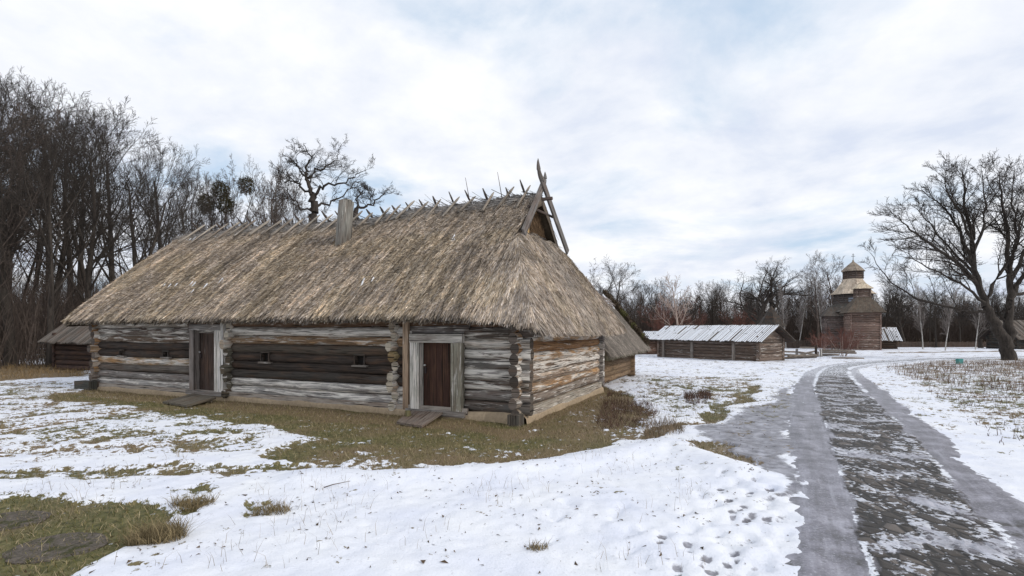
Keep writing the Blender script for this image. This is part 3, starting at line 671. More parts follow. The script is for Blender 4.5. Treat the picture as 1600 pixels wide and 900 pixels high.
# long light rods along the ridge, gray flattened straw
n = 5200; T = NR.uniform(TG-.05, E1-.2, n); S = NR.uniform(-.45, .3, n)
Pz = roofz(T, S)+NR.uniform(.0, .05, n)+.02
A2 = np.column_stack([C0[0]+T*U[0]+(S+RS)*W_[0], C0[1]+T*U[1]+(S+RS)*W_[1], Pz]); dirr = NR.normal(0, .35, n)
D = np.column_stack([U[0]*np.cos(dirr)+W_[0]*np.sin(dirr), U[1]*np.cos(dirr)+W_[1]*np.sin(dirr), -np.abs(S)*.0+np.where(S < 0, np.sin(dirr)*.8, -np.sin(dirr)*.8)])
L = NR.uniform(.2, .55, n)[:, None]; Sd = np.column_stack([W_[0]*np.ones(n), W_[1]*np.ones(n), np.where(S < 0, .8, -.8)])*NR.uniform(.005, .012, n)[:, None]
npmesh('ridge_straw', np.stack([A2-Sd, A2+Sd, A2+D*L+Sd, A2+D*L-Sd], 1).reshape(-1, 3), np.arange(4*n).reshape(n, 4), STRAW, roof, np.repeat(np.array([[.24, .22, .20]])*NR.uniform(.4, 1.4, n)[:, None], 4, 0))
# hollow-log chimney
mb = MB(); b = H(6.67, RS-1.3, 4.2); tp = H(6.55, RS-1.26, 5.87)
mb.tube([b, b*.5+tp*.5, tp], [.235, .23, .22], 16, (.22, .21, .185, .45), capc=(.05, .045, .04, 0), wob=.02)
ch = mb.build('chimney', WOOD, roof)
mb = MB(); mb.tube([tp+z3*.005, tp+z3*.035], [.175, .165], 16, (.25, .235, .2, .4)); mb.build('chimney_cap', WOOD, ch)
# lingering snow flecks in the thatch
def snowfleck(t, s, a, b, parts=7):
    for _ in range(parts):
        sb = MB(); tq = t+R.gauss(0, a); sq = s+R.gauss(0, b); k = R.uniform(.008, .022); L = R.uniform(.04, .13); lo = []; hi = []
        for q in range(9):
            an = 6.283*q/9; dt = k*math.cos(an)*R.uniform(.6, 1.5); ds = L*math.sin(an)*R.uniform(.6, 1.2)
            z = float(roofz(np.array(tq+dt), np.array(sq+ds)))+.02; lo.append(H(tq+dt, sq+ds+RS, z)); hi.append(H(tq+dt*.7, sq+ds*.7+RS, z+.025))
        b0 = len(sb.v); sb.v.extend([tuple(p) for p in lo+hi])
        for q in range(9): sb.face((b0+q, b0+(q+1) % 9, b0+9+(q+1) % 9, b0+9+q), [(0, 0)]*4, (1, 1, 1, 1), True)
        sb.face([b0+9+q for q in range(9)], [(0, 0)]*9, (1, 1, 1, 1), True); sb.build('snow_fleck', SNOW, roof)
snowfleck(7.15, -1.62, .05, .16, 7)
for a in ((10.9, -3.0), (10.4, -2.9), (12.4, -2.9), (4.1, -3.1), (2.6, -1.9)): snowfleck(a[0], a[1], .2, .10, 3)
for k in range(13): snowfleck(13.4+k*.16, -.42-.02*k*R.random(), .04, .04, 1)
# plank ramps at the doors
def ramp(pts_px, zs, nb, label, c):
    Pn = [np.array(G(*p)) for p in pts_px]; loc = (*(sum(Pn)/4), 0)
    o = thing('plank_ramp', loc, label, 'ramp'); m = MB()
    for i in range(nb):
        f0, f1 = i/nb+.008, (i+1)/nb-.008; e = R.uniform(-.02, .02)
        def L(f, e_, k): a = Pn[0]*(1-f)+Pn[1]*f; b = Pn[3]*(1-f)+Pn[2]*f; p = a+(b-a)*(k+e_); z = zs[0]*(1-k)+zs[1]*k; return V(*p, z)
        bt = [L(f0, e, 0), L(f1, e, 0), L(f1, e, 1), L(f0, e, 1)]
        m.hexa([p-z3*.045 for p in bt]+[p+z3*R.uniform(0, .006) for p in bt], jit(c, .15))
    m.build('planks', WOOD, o)
    for k in (.15, .85):
        m = MB(); a = Pn[0]*(1-k)+Pn[3]*k; b = Pn[1]*(1-k)+Pn[2]*k; z = zs[0]*(1-k)+zs[1]*k-.08
        m.box(V(*((a+b)/2), z), (nrm(V(*(b-a), 0)), nrm(V(*(Pn[3]-Pn[0]), 0)), z3), (np.linalg.norm(b-a)/2*.95, .04, .035), c); m.build('bearer', WOOD, o)
ramp([(619, 664), (660, 670), (705, 648), (655, 642)], (.06, .17), 3, 'sloping grey plank ramp leading up to the red-brown right door', (.20, .165, .14, .3))
ramp([(254, 632), (292, 638), (338, 629), (302, 622)], (.06, .13), 4, 'low mossy plank platform before the left door', (.14, .125, .10, .25))
# short stump beside the right door
o = thing('stump', Gz(637, 656), 'short mossy stump left of the plank ramp at the wall foot', 'stump'); m = MB(); x, y, z = Gz(637, 657)
m.tube([(x, y, z-.1), (x, y, z+.12), (x, y, z+.22)], [.08, .075, .06], 9, (.13, .12, .06, .1), wob=.1); m.build('stump_wood', WOODDARK, o)
# ------------------------------------------------------------------ small thatched shed behind
R2 = V(5.43, 24.0); shed_z = float(relief(R2[0], R2[1]))
sh = thing('thatched_shed', (R2[0]-1, R2[1]-2, shed_z), 'small thatched log shed with mossy roof edge just behind the long house', 'shed')
def K(a, b, z): p = R2+a*U+b*(-W_); return V(p[0], p[1], z+shed_z)
for (a, b) in (((0, 0), (0, 5.8)), ((0, 0), (2.6, 0)), ((2.6, 0), (2.6, 5.2))):
    m = MB()
    for k in range(7):
        h = .12+k*.2+(.1 if a[0] == b[0] else 0); d = nrm(V(b[0]-a[0], b[1]-a[1]))*.22
        m.tube([K(a[0]-d[0], a[1]-d[1], h), K(b[0]+d[0], b[1]+d[1], h)], .115, 8, jit((.26, .18, .11, .4), .25), flat=.7, wob=.04)
    m.build('log_wall', WOOD, sh)
def shedz(a): return 3.55-2.15*abs(a-1.3)/1.95
tsx = np.linspace(-.65, 3.25, 40); tb = np.linspace(-.75, 7.1, 66); T, B = np.meshgrid(tsx, tb, indexing='ij')
Z = 3.72-2.32*np.abs(T-1.3)/1.95-.1*np.exp(-((T-1.3)/.15)**2)+.05*(fbm(B*5, T*1, 101, 3)-.5)+shed_z
top = np.stack([R2[0]+T*U[0]-B*W_[0], R2[1]+T*U[1]-B*W_[1], Z], -1); bt = top.copy(); bt[..., 2] -= .32
n_, m_ = T.shape; idx = np.arange(n_*m_).reshape(n_, m_); off = n_*m_
F = [np.stack([idx[:-1, :-1], idx[:-1, 1:], idx[1:, 1:], idx[1:, :-1]], -1).reshape(-1, 4), np.stack([idx[:-1, :-1], idx[1:, :-1], idx[1:, 1:], idx[:-1, 1:]], -1).reshape(-1, 4)+off]
for e in (idx[0], idx[-1], idx[:, 0], idx[:, -1]): F.append(np.stack([e[:-1], e[1:], e[1:]+off, e[:-1]+off], -1))
cc = np.tile([[.2, .16, .115]], (n_*m_, 1))*(.5+fbm(B*9, T, 102, 3).ravel()[:, None])
sroof = npmesh('roof', np.concatenate([top.reshape(-1, 3), bt.reshape(-1, 3)]), np.concatenate(F), STRAW, sh, np.concatenate([cc, cc*.35+np.array([.01, .015, 0])]), smooth=True)
n = 26000; T = NR.uniform(-.68, 1.35, n); B = NR.uniform(-.8, 7.1, n); Zs = 3.72-2.32*np.abs(T-1.3)/1.95+shed_z+NR.uniform(-.02, .03, n)
A2 = np.column_stack([R2[0]+T*U[0]-B*W_[0], R2[1]+T*U[1]-B*W_[1], Zs]); D = np.column_stack([-U[0]*np.ones(n), -U[1]*np.ones(n), -1.13*np.ones(n)])/1.5+NR.normal(0, .08, (n, 3)); L = NR.uniform(.15, .35, n)[:, None]
Sd = np.column_stack([np.tile(W_, (n, 1)), np.zeros(n)])*NR.uniform(.008, .018, n)[:, None]
npmesh('straw_layer', np.stack([A2-Sd, A2+Sd, A2+D*L+Sd*.6, A2+D*L-Sd*.6], 1).reshape(-1, 3), np.arange(4*n).reshape(n, 4), STRAW, sroof, np.repeat(np.array([[.36, .31, .26]])*(NR.uniform(.3, 1.3, n)*(.4+1.2*fbm(B*9, T*1.5, 9, 3)))[:, None], 4, 0))
n = 15000; f = NR.random(n)*1.04-.02; T = 1.3-f*1.95+NR.uniform(-.05, .05, n); B = NR.uniform(-1.0, -.35, n); Zs = 3.76-2.32*f+shed_z+NR.uniform(-.30, .27, n)     # mossy end
A2 = np.column_stack([R2[0]+T*U[0]-B*W_[0], R2[1]+T*U[1]-B*W_[1], Zs]); D = NR.normal(0, .5, (n, 3))+np.array([.3, .4, -.5]); L = NR.uniform(.04, .12, n)[:, None]; Sd = NR.normal(0, 1, (n, 3))*.018
npmesh('moss_edge', np.stack([A2-Sd, A2+Sd, A2+D*L], 1).reshape(-1, 3), np.arange(3*n).reshape(n, 3), STRAW, sroof, np.repeat(np.where((fbm(f*9, f*3, 5, 2) > .55)[:, None], [[.10, .095, .035]], [[.085, .062, .04]])*NR.uniform(.5, 1.3, n)[:, None], 3, 0))
n = 500; m = MB()
for _ in range(46):
    b = R.uniform(-.75, 2.2); a = 1.3+R.uniform(-.35, .1); z = 3.68-abs(a-1.3)*1.15
    m.tube([K(a-.3, b+R.uniform(-.3, .3), z-.12), K(a+.25, b, z+R.uniform(.02, .3))], [.02, .013], 4, (.35, .31, .29, .3))
m.build('ridge_twigs', WOODDARK, sroof)
for _ in range(26):
    m = MB()
    b = R.uniform(-.7, 2.2); a = 1.3-R.uniform(-.05, .45); z = 3.73-abs(a-1.3)*1.19+.03; k = R.uniform(.03, .10)
    m.hexa([K(a+dx, b+dy, z-.03*(c < 0)+(dx*1.1)+c) for c in (-.02, .03) for dx, dy in ((-k, -.05), (k, -.05), (k, .05), (-k, .05))], (1, 1, 1, 1))
    m.build('snow_patch', SNOW, sroof)
# ------------------------------------------------------------------ generic plank-roof log buildings
def plank_shed(name, label, cat, A_, B_, depth, wallh, ridge_h, z0, nplank, snow, tone, posts=(), over=.6, group=None, ncourse=7, rough=.1):
    """front wall from A_ to B_ (world xy, seen from the camera), depth away from the camera"""
    A_ = np.array(A_); B_ = np.array(B_); L = np.linalg.norm(B_-A_); e = (B_-A_)/L; nn = np.array([-e[1], e[0]])
    if nn[1] < 0: nn = -nn
    o = thing(name, (*((A_+B_)/2+nn*depth/2), z0), label, cat, group)
    def Q(a, b, z): p = A_+e*a+nn*b; return V(p[0], p[1], z0+z)
    dz = wallh/ncourse
    for w, (p, q) in enumerate((((0, 0), (L, 0)), ((L, 0), (L, depth)), ((0, 0), (0, depth)), ((0, depth), (L, depth)))):
        m = MB(); d = nrm(V(q[0]-p[0], q[1]-p[1]))*.15
        for k in range(ncourse):
            h = dz*(k+.5)+(dz*.5 if w in (1, 2) else 0)
            segs = 4
            m.tube([Q(p[0]-d[0]+(q[0]-p[0]+2*d[0])*f/segs, p[1]-d[1]+(q[1]-p[1]+2*d[1])*f/segs, h+R.uniform(-.015, .015)) for f in range(segs+1)], dz*.56, 7, jit(tone, .4), flat=.7, wob=.05)
        if w == 1 or w == 2:
            x = p[0]; zt = ridge_h-.12
            P4 = [Q(x, 0, wallh), Q(x, depth, wallh), Q(x, depth/2, zt)]; s_ = V(*(e*(.06 if w == 1 else -.06)), 0)
            m.quad([P4[0]+s_, P4[1]+s_, P4[2]+s_], jit(tone)); m.quad([P4[1], P4[0], P4[2]], jit(tone))
        m.build('log_wall', WOODDARK if tone[0] < .1 else WOOD, o)
    for px_ in posts:
        m = MB(); m.box(Q(px_, -.12, wallh/2), (V(*e, 0), V(*nn, 0), z3), (.11, .08, wallh/2+.03), jit((.28, .25, .22, .4))); m.build('post', WOOD, o)
    m = MB(); sm = MB(); half = depth/2+over; dzr = (ridge_h-wallh+.0)/(depth/2); eave = wallh-dzr*over+.12; rt = ridge_h+.12
    for side in (0, 1):
        x = -over; k = 0
        while x < L+over:
            w = (L+2*over)/nplank*R.uniform(.8, 1.2); b0 = -over-R.uniform(0, .12) if side == 0 else depth+over+R.uniform(0, .1); r0 = depth/2
            zl = R.uniform(0, .03); ze = eave-(-over-b0)*dzr if side == 0 else eave
            x1 = x+w*.88; top = R.uniform(0, .14)*(1 if side == 0 else 0)
            sk = R.uniform(-.06, .06)
            P4 = [Q(x, b0, ze+zl), Q(x1, b0, ze+zl), Q(x1+sk, r0, rt+zl), Q(x+sk, r0, rt+zl)]
            P4[2] = P4[2]+(P4[2]-P4[1])/np.linalg.norm(P4[2]-P4[1])*top; P4[3] = P4[3]+(P4[3]-P4[0])/np.linalg.norm(P4[3]-P4[0])*top
            m.hexa([p-z3*.05 for p in P4]+P4, jit((.13, .115, .10, .3), .4))
            if side == 0 and snow > 0:
                y = 0.0
                while y < .97:
                    ln = R.uniform(.3, 1.0)*snow; y1 = min(.97, y+ln); xi, xj = x+w*R.uniform(0.0, .16), x+w*R.uniform(.5, .84)
                    q = [Q(xi, b0*(1-y)+r0*y, (ze*(1-y)+rt*y)+zl), Q(xj, b0*(1-y)+r0*y, (ze*(1-y)+rt*y)+zl), Q(xj, b0*(1-y1)+r0*y1, (ze*(1-y1)+rt*y1)+zl), Q(xi, b0*(1-y1)+r0*y1, (ze*(1-y1)+rt*y1)+zl)]
                    if R.random() < snow: sm.hexa([p-z3*.01 for p in q]+[p+z3*.035 for p in q], (1, 1, 1, 1))
                    y = y1+R.uniform(.0, .05)
            x += w; k += 1
    # underside boards close the gaps
    for side, b0 in ((0, -over), (1, depth+over)):
        P4 = [Q(-over, b0, eave-.08), Q(L+over, b0, eave-.08), Q(L+over, depth/2, rt-.08), Q(-over, depth/2, rt-.08)]
        m.hexa([p-z3*.04 for p in P4]+P4, (.05, .04, .035, .1))
    rf = m.build('roof', WOODDARK, o)
    if snow > 0: sm.build('roof_snow', SNOW, rf)
    return o, Q
def along(px, py): return G(px, py)
zs = float(relief(*G(1110, 563)))
A_, B_ = G(1030, 558.5), G(1185, 565.5)
plank_shed('log_shed', 'long low log shed with snowy plank roof beyond the snow field, left of the church', 'shed', A_, B_, 2.9, 1.80, 2.62, zs-.05, 60, .97, (.17, .13, .105, .5), posts=(.6, 3.6, 7.4), over=.6)
A_, B_ = G(985, 555), G(1034, 555.5)
plank_shed('log_shed', 'short low snow-roofed log outbuilding behind the left end of the long shed', 'shed', np.array(A_)+[0, 1.5], np.array(B_)+[0, 1.5], 3.6, 1.55, 2.1, zs-.05, 24, 1.0, (.16, .10, .075, .4), over=.5, ncourse=6)
A_, B_ = G(88, 577), G(190, 582)
plank_shed('log_shed', 'small dark brown log barn with plank roof behind the left end of the long house', 'barn', A_, B_, 4.5, 1.72, 3.6, float(relief(*G(120, 580))), 30, 0, (.055, .035, .03, .12), over=.5)
A_, B_ = (37.2, 65.), (39.6, 64.0)
plank_shed('small_hut', 'tiny dark hut with snowy roof beside the right foot of the wooden church', 'hut', (52.3, 74.), (54.2, 73.6), 2.4, 1.7, 3.0, float(relief(53, 74)), 14, .9, (.06, .045, .035, .1), over=.5, ncourse=5)
plank_shed('dark_cabin', 'dark low cabin behind the big bare tree at the right edge', 'cabin', (69.5, 71.5), (80.0, 71.0), 5, 1.9, 3.9, float(relief(72, 72)), 40, 0, (.05, .05, .045, .1), over=.7, ncourse=6)
# ------------------------------------------------------------------ wooden church
CY = 76.0; cx = (1333-800)/FPX*CY; gz0 = float(relief(cx, CY))
church = thing('wooden_church', (cx, CY, gz0), 'tall dark wooden church with tiered shingle roofs and a cross', 'church')
def ngon(cx_, cy_, r, n, rot): return [(cx_+r*math.cos(rot+2*math.pi*k/n), cy_+r*math.sin(rot+2*math.pi*k/n)) for k in range(n)]
def tier(cx_, cy_, r, n, rot, za, zb, tone, name='wall', dz=.3, sc=1.0):
    m = MB(); P = ngon(cx_, cy_, r, n, rot); nc = max(2, int((zb-za)/dz)); d_ = (zb-za)/nc
    for k in range(nc):
        for i in range(n):
            a = V(*P[i], 0); b = V(*P[(i+1) % n], 0); e = nrm(b-a)*.12; z = za+d_*(k+.5)
            m.tube([a-e+z3*z, (a+b)/2+z3*(z+R.uniform(-.02, .02)), b+e+z3*z], d_*.56, 6, jit(tone, .35), flat=.6, wob=.04)
    b0 = len(m.v)
    for i in range(n):
        a = V(*P[i]); b = V(*P[(i+1) % n]); c_ = V(cx_, cy_); a = c_+(a-c_)*.97; b = c_+(b-c_)*.97
        m.quad([V(*a, za), V(*b, za), V(*b, zb), V(*a, zb)], (.03, .025, .02, 0))
    return m.build(name, WOOD, church)
def froof(cx_, cy_, r0, r1, n, rot, za, zb, tone, rows=6, bend=0, name='roof', mat=None):
    m = MB()
    for k in range(rows):
        f0, f1 = k/rows, (k+1)/rows
        ra = r0+(r1-r0)*(f0**(1-bend*.5)); rb = r0+(r1-r0)*(f1**(1-bend*.5)); z0_, z1_ = za+(zb-za)*f0, za+(zb-za)*f1+.03
        A_ = ngon(cx_, cy_, ra*1.015+.03, n, rot); B_ = ngon(cx_, cy_, max(rb, .02), n, rot)
        for i in range(n):
            j = (i+1) % n; q = max(1, int(np.hypot(A_[j][0]-A_[i][0], A_[j][1]-A_[i][1])/.35))
            for w in range(q):
                g0, g1 = w/q, (w+1)/q
                lo = lambda g: V(A_[i][0]*(1-g)+A_[j][0]*g, A_[i][1]*(1-g)+A_[j][1]*g, z0_-R.uniform(0, .04)); hi = lambda g: V(B_[i][0]*(1-g)+B_[j][0]*g, B_[i][1]*(1-g)+B_[j][1]*g, z1_)
                p = [lo(g0), lo(g1), hi(g1), hi(g0)]; m.hexa([x-z3*.06 for x in p]+p, jit(tone, .22))
    return m.build(name, mat or WOOD, church)
DKW = (.16, .11, .09, .35); rt_ = math.radians(28)
tier(cx, CY, 3.4, 8, rt_, gz0, gz0+5.6, DKW)
froof(cx, CY, 3.9, 2.5, 8, rt_, gz0+5.4, gz0+6.5, (.10, .095, .085, .3), 4)
tier(cx, CY, 2.45, 8, rt_, gz0+6.3, gz0+8.2, (.09, .08, .075, .3))
froof(cx, CY, 2.9, 1.1, 8, rt_, gz0+8.0, gz0+10.35, (.60, .50, .39, .3), 7, .5)
tier(cx, CY, 1.22, 8, rt_, gz0+10.2, gz0+11.5, (.10, .08, .07, .3))
froof(cx, CY, 1.50, .06, 8, rt_, gz0+11.35, gz0+12.75, (.30, .25, .20, .3), 5, -.3)
m = MB(); m.tube([(cx, CY, gz0+12.6), (cx, CY, gz0+12.95)], [.16, .10], 8, (.3, .26, .2, 0)); m.tube([(cx, CY, gz0+12.9), (cx, CY, gz0+13.9)], .035, 6, (.05, .045, .04, 0)); m.tube([(cx-.28, CY, gz0+13.5), (cx+.28, CY, gz0+13.5)], .032, 6, (.05, .045, .04, 0)); m.tube([(cx-.15, CY, gz0+13.72), (cx+.15, CY, gz0+13.72)], .028, 6, (.05, .045, .04, 0)); m.build('cross', PLAIN, church)
fy = 69.5; fx_ = (1347-800)/FPX*fy; r4 = math.radians(45-20)
gzf = float(relief(fx_, fy))
tier(fx_, fy, 2.3, 4, r4, gzf, gzf+5.25, (.20, .14, .115, .45))
froof(fx_, fy, 3.0, .95, 4, r4, gzf+5.0, gzf+7.1, (.115, .095, .075, .2), 8, .0)
tier(fx_, fy, 1.02, 4, r4, gzf+7.0, gzf+8.3, (.16, .12, .10, .4), dz=.25)
froof(fx_, fy, 1.42, .06, 4, r4, gzf+8.2, gzf+9.25, (.68, .57, .42, .3), 4, .3)
# side annex of the church at left
ax_ = (1300-800)/FPX*75; tier(ax_+.5, 75.5, 1.6, 4, r4, gz0, gz0+5.0, (.15, .12, .11, .4)); froof(ax_+.5, 75.5, 2.1, .9, 4, r4, gz0+4.8, gz0+6.0, (.10, .09, .08, .3), 4)
# door and windows on the porch block
m = MB(); fe = V(math.cos(r4-math.pi/2+math.pi/4), math.sin(r4-math.pi/2+math.pi/4), 0); se = V(-fe[1], fe[0], 0)
dc = V(fx_, fy, 0)+fe*1.72; dr = MB(); dr.box(dc+z3*(gzf+1.5), (se, fe, z3), (.55, .06, 1.1), (.08, .06, .05, .2)); d_o = dr.build('door', WOODDARK, church)
f = MB()
for s_ in (-1, 1): f.box(dc+se*s_*.68+z3*(gzf+1.55), (se, fe, z3), (.11, .09, 1.25), (.34, .28, .25, .5))
f.box(dc+z3*(gzf+2.85), (se, fe, z3), (.82, .09, .12), (.34, .28, .25, .5)); f.build('door_frame', WOOD, church)
for k in range(3):
    a = rt_+math.pi*(1.125+.25*k); w = MB(); d_ = V(math.cos(a), math.sin(a), 0); s_ = V(-d_[1], d_[0], 0); w.box(V(cx, CY, gz0+7.1)+d_*2.3, (s_, d_, z3), (.3, .05, .38), (.22, .25, .30, 0)); w.build('window', PLAIN, church)
# low railing in front of the church
for i, (a, b) in enumerate((((1300, 546), (1340, 547)), ((1357, 547), (1376, 546)))):
    A_ = np.array(G(*a))*.985; B_ = np.array(G(*b))*.985; L = np.linalg.norm(B_-A_); o = thing('picket_railing', (*A_, float(relief(*A_))), ['longer grey picket railing at the left foot of the church', 'shorter grey picket railing at the right foot of the church'][i], 'railing'); m = MB(); z = float(relief(*A_))
    q = int(L/.42)
    for k in range(q+1):
        p = A_+(B_-A_)*k/q; m.box(V(p[0], p[1], z+.5), (V(1, 0, 0), V(0, 1, 0), z3), (.08, .04, .52), jit((.2, .16, .13, .4)))
    m.build('pickets', WOOD, o); m = MB(); m.box(V(*((A_+B_)/2), z+.75), (nrm(V(*(B_-A_), 0)), nrm(V(-(B_-A_)[1], (B_-A_)[0], 0)), z3), (L/2, .10, .05), (.15, .12, .1, .3)); m.build('rail', WOOD, o)
# ------------------------------------------------------------------ pavilion behind the long shed
py_ = 58.0; pxx = (1205-800)/FPX*py_; pz = float(relief(pxx, py_)); pav = thing('shingled_pavilion', (pxx, py_, pz), 'small open pavilion with dark pointed shingle roof behind the right end of the long shed', 'pavilion')
church_ = church; church = pav
froof(pxx, py_, 1.5, .05, 6, .3, pz+3.0, pz+5.2, (.05, .045, .04, .1), 6, .1); tier(pxx, py_, 1.05, 6, .3, pz, pz+1.75, (.17, .15, .13, .3), name='low_wall')
for k in range(6):
    a = .3+k*math.pi/3; m = MB(); m.tube([(pxx+1.05*math.cos(a), py_+1.05*math.sin(a), pz+1.6), (pxx+1.05*math.cos(a), py_+1.05*math.sin(a), pz+3.1)], .09, 6, jit(GREY)); m.build('post', WOOD, pav)
church = church_
# ------------------------------------------------------------------ log fence, teal bin
fz = float(relief(*G(1260, 558))); F0 = V(*G(1203, 560), fz)
fen = thing('log_fence', tuple(F0), 'low broken fence of stacked grey logs between the long shed and the church', 'fence')
def flog(a, b, h0, h1, r, c):
    m = MB(); A_ = V(*G(*a), 0); B_ = V(*G(*b), 0); za = float(relief(A_[0], A_[1])); zb = float(relief(B_[0], B_[1])); m.tube([A_+z3*(za+h0), (A_+B_)/2+z3*((za+zb)/2+(h0+h1)/2+.03), B_+z3*(zb+h1)], [r, r*.9, r*.8], 7, jit(c), wob=.1); m.build('log', WOOD, fen)
for q in ((( 1200, 556), (1250, 557), .12, .1), ((1200, 556), (1248, 556), .42, .36), ((1246, 559), (1275, 557), .15, .5), ((1248, 558), (1277, 558), .42, .18), ((1222, 562), (1275, 560), .12, .12), ((1232, 562.5), (1278, 560), .3, .22),
          ((1282, 557), (1310, 556), .12, .1), ((1282, 557), (1338, 557), .36, .3), ((1284, 557.5), (1336, 557.5), .58, .5), ((1196, 563), (1216, 562), .15, .12), ((1250, 549.5), (1276, 550), .5, .45), ((1300, 561), (1350, 561.5), .06, .05)):
    flog(*q, .1, (.26, .22, .18, .4))
for px_, h, c in ((1245, .75, GREY), (1275, 1.05, DARK), (1283, .72, GREY), (1278, .5, GREY)):
    m = MB(); a = V(*G(px_, 558), 0); z = float(relief(a[0], a[1])); m.tube([a+z3*(z-.1), a+z3*(z+h)], [.12, .10], 8, jit(c)); m.build('post', WOOD, fen)
bx = V(*G(1499, 569), 0); bz = float(relief(bx[0], bx[1])); tb_ = thing('teal_bin', (bx[0], bx[1], bz), 'small teal box standing in the dry grass left of the big tree', 'bin')
m = MB(); TE = (.07, .27, .25, 1); m.box(bx+z3*(bz+.17), (V(1, 0, 0), V(0, 1, 0), z3), (.14, .12, .15), TE, 1.08); m.build('body', PLAIN, tb_)
m = MB(); m.box(bx+z3*(bz+.335), (V(1, 0, 0), V(0, 1, 0), z3), (.165, .145, .015), (.08, .30, .27, 1)); m.build('lid', PLAIN, tb_)
# ------------------------------------------------------------------ worn disc slabs at bottom left
for lab, px_, py_, r in (('worn wooden disc lying in dark grass at the left edge', 10, 815, .37), ('larger worn disc lying in grass at the bottom left, nearer', 90, 855, .40)):
    x, y = G(px_, py_); z = float(ground_z(np.array(x), np.array(y))); o = thing('disc_slab', (x, y, z), lab, 'slab'); m = MB()
    m.tube([(x, y, z-.05), (x, y, z+.006), (x, y, z+.018)], [r, r, r*.9], 28, (.13, .11, .09, .2), wob=.05, smooth=False)
    m.v = [(a, y+(b-y)*.85, c_) for a, b, c_ in m.v]; m.build('slab_face', DISC, o)
# ------------------------------------------------------------------ trees
class Tree:
    def __init__(s): s.tr = {}; s.cr = {}
    def add(s, pts, rad, sides, trunk): (s.tr if trunk else s.cr).setdefault((len(pts), sides), []).append((pts, rad))
def batch(d):
    Vs = []; Fs = []; off = 0
    for (n, k), lst in d.items():
        Pp = np.array([a for a, b in lst]); Rr = np.array([b for a, b in lst]); m = len(lst)
        D = np.empty_like(Pp); D[:, 1:-1] = Pp[:, 2:]-Pp[:, :-2]; D[:, 0] = Pp[:, 1]-Pp[:, 0]; D[:, -1] = Pp[:, -1]-Pp[:, -2]
        D /= np.linalg.norm(D, axis=-1, keepdims=True)+1e-9
        up = np.where(np.abs(D[..., 2:3]) < .9, [[[0, 0, 1.]]], [[[1., 0, 0]]])
        A_ = np.cross(D, up); A_ /= np.linalg.norm(A_, axis=-1, keepdims=True)+1e-9; B_ = np.cross(A_, D)
        th = np.arange(k)/k*2*np.pi
        Vv = Pp[:, :, None]+Rr[:, :, None, None]*(A_[:, :, None]*np.cos(th)[None, None, :, None]+B_[:, :, None]*np.sin(th)[None, None, :, None])
        idx = off+np.arange(m*n*k).reshape(m, n, k); nx = np.roll(idx, -1, axis=2)
        F = np.stack([idx[:, :-1], idx[:, 1:], nx[:, 1:], nx[:, :-1]], -1).reshape(-1, 4)
        Vs.append(Vv.reshape(-1, 3)); Fs.append(F); off += m*n*k
    return np.concatenate(Vs), np.concatenate(Fs)
def grow(t, rr, p, d, L, r, lvl, S_, lean=None):
    n = S_['n'][lvl]; pts = [p]; rad = [r]; r1 = max(r*S_['taper'][lvl], S_['rmin'])
    for i in range(n):
        w = S_['wob'][lvl]
        d = nrm(d+V(rr.gauss(0, w), rr.gauss(0, w), rr.gauss(0, w)+S_['trop'][lvl]))
        p = p+d*(L/n); pts.append(p); rad.append(r+(r1-r)*(i+1)/n)
    t.add(pts, rad, S_['sides'][lvl], lvl == 0)
    spawn(t, rr, pts, rad, L, lvl, S_)
def spawn(t, rr, pts, rad, L, lvl, S_, f0=None):
    if lvl >= S_['max']: return
    n = len(pts)-1; K_ = S_['kids'][lvl]; f0 = S_['f0'][lvl] if f0 is None else f0
    for j in range(K_):
        f = f0+(1-f0)*((j+rr.random())/K_); x = f*n; i = min(int(x), n-1); q = x-i
        pp = pts[i]*(1-q)+pts[i+1]*q; dd = nrm(pts[i+1]-pts[i]); rp = rad[i]*(1-q)+rad[i+1]*q
        rv = V(rr.gauss(0, 1), rr.gauss(0, 1), rr.gauss(0, 1)); side = nrm(rv-dd*np.dot(rv, dd))
        an = math.radians(rr.gauss(S_['ang'][lvl], 9)); nd = nrm(dd*math.cos(an)+side*math.sin(an))
        if nd[2] < -.25: nd[2] *= -.3; nd = nrm(nd)
        LL = L*S_['lr'][lvl]*(1-S_['fall'][lvl]*(f-f0)/(1-f0+1e-6))*rr.uniform(.75, 1.2)
        grow(t, rr, pp, nd, LL, max(min(rp*.75, rp*S_['rr'][lvl]), S_['rmin']), lvl+1, S_)
TALL = dict(max=4, n=[9, 6, 4, 3, 2], taper=[.25, .25, .3, .4, .5], wob=[.05, .09, .11, .15, .2], trop=[.03, .10, .07, .03, .02], kids=[13, 9, 6, 4, 0], f0=[.28, .2, .15, .15, 0], ang=[38, 34, 36, 38, 40], lr=[.56, .44, .5, .55, .5], fall=[.45, .4, .4, .3, .2], rr=[.42, .5, .55, .6, .6], rmin=.0065, sides=[9, 5, 4, 3, 3])
OAK = dict(max=4, n=[6, 8, 6, 4, 3], taper=[.7, .25, .3, .4, .5], wob=[.08, .26, .30, .30, .3], trop=[.02, .06, .05, .03, .02], kids=[9, 9, 7, 5, 0], f0=[.4, .2, .15, .15, 0], ang=[52, 45, 46, 45, 40], lr=[.85, .45, .45, .5, .5], fall=[.2, .4, .4, .3, .2], rr=[.55, .5, .5, .55, .6], rmin=.009, sides=[10, 7, 4, 3, 3])
BIR = dict(max=3, n=[9, 5, 4, 3], taper=[.12, .25, .3, .4], wob=[.035, .10, .16, .2], trop=[.03, .10, .05, -.02], kids=[26, 7, 6, 0], f0=[.22, .15, .1, 0], ang=[38, 34, 38, 40], lr=[.30, .5, .55, .5], fall=[.55, .3, .3, .2], rr=[.34, .5, .55, .6], rmin=.007, sides=[8, 4, 3, 3])
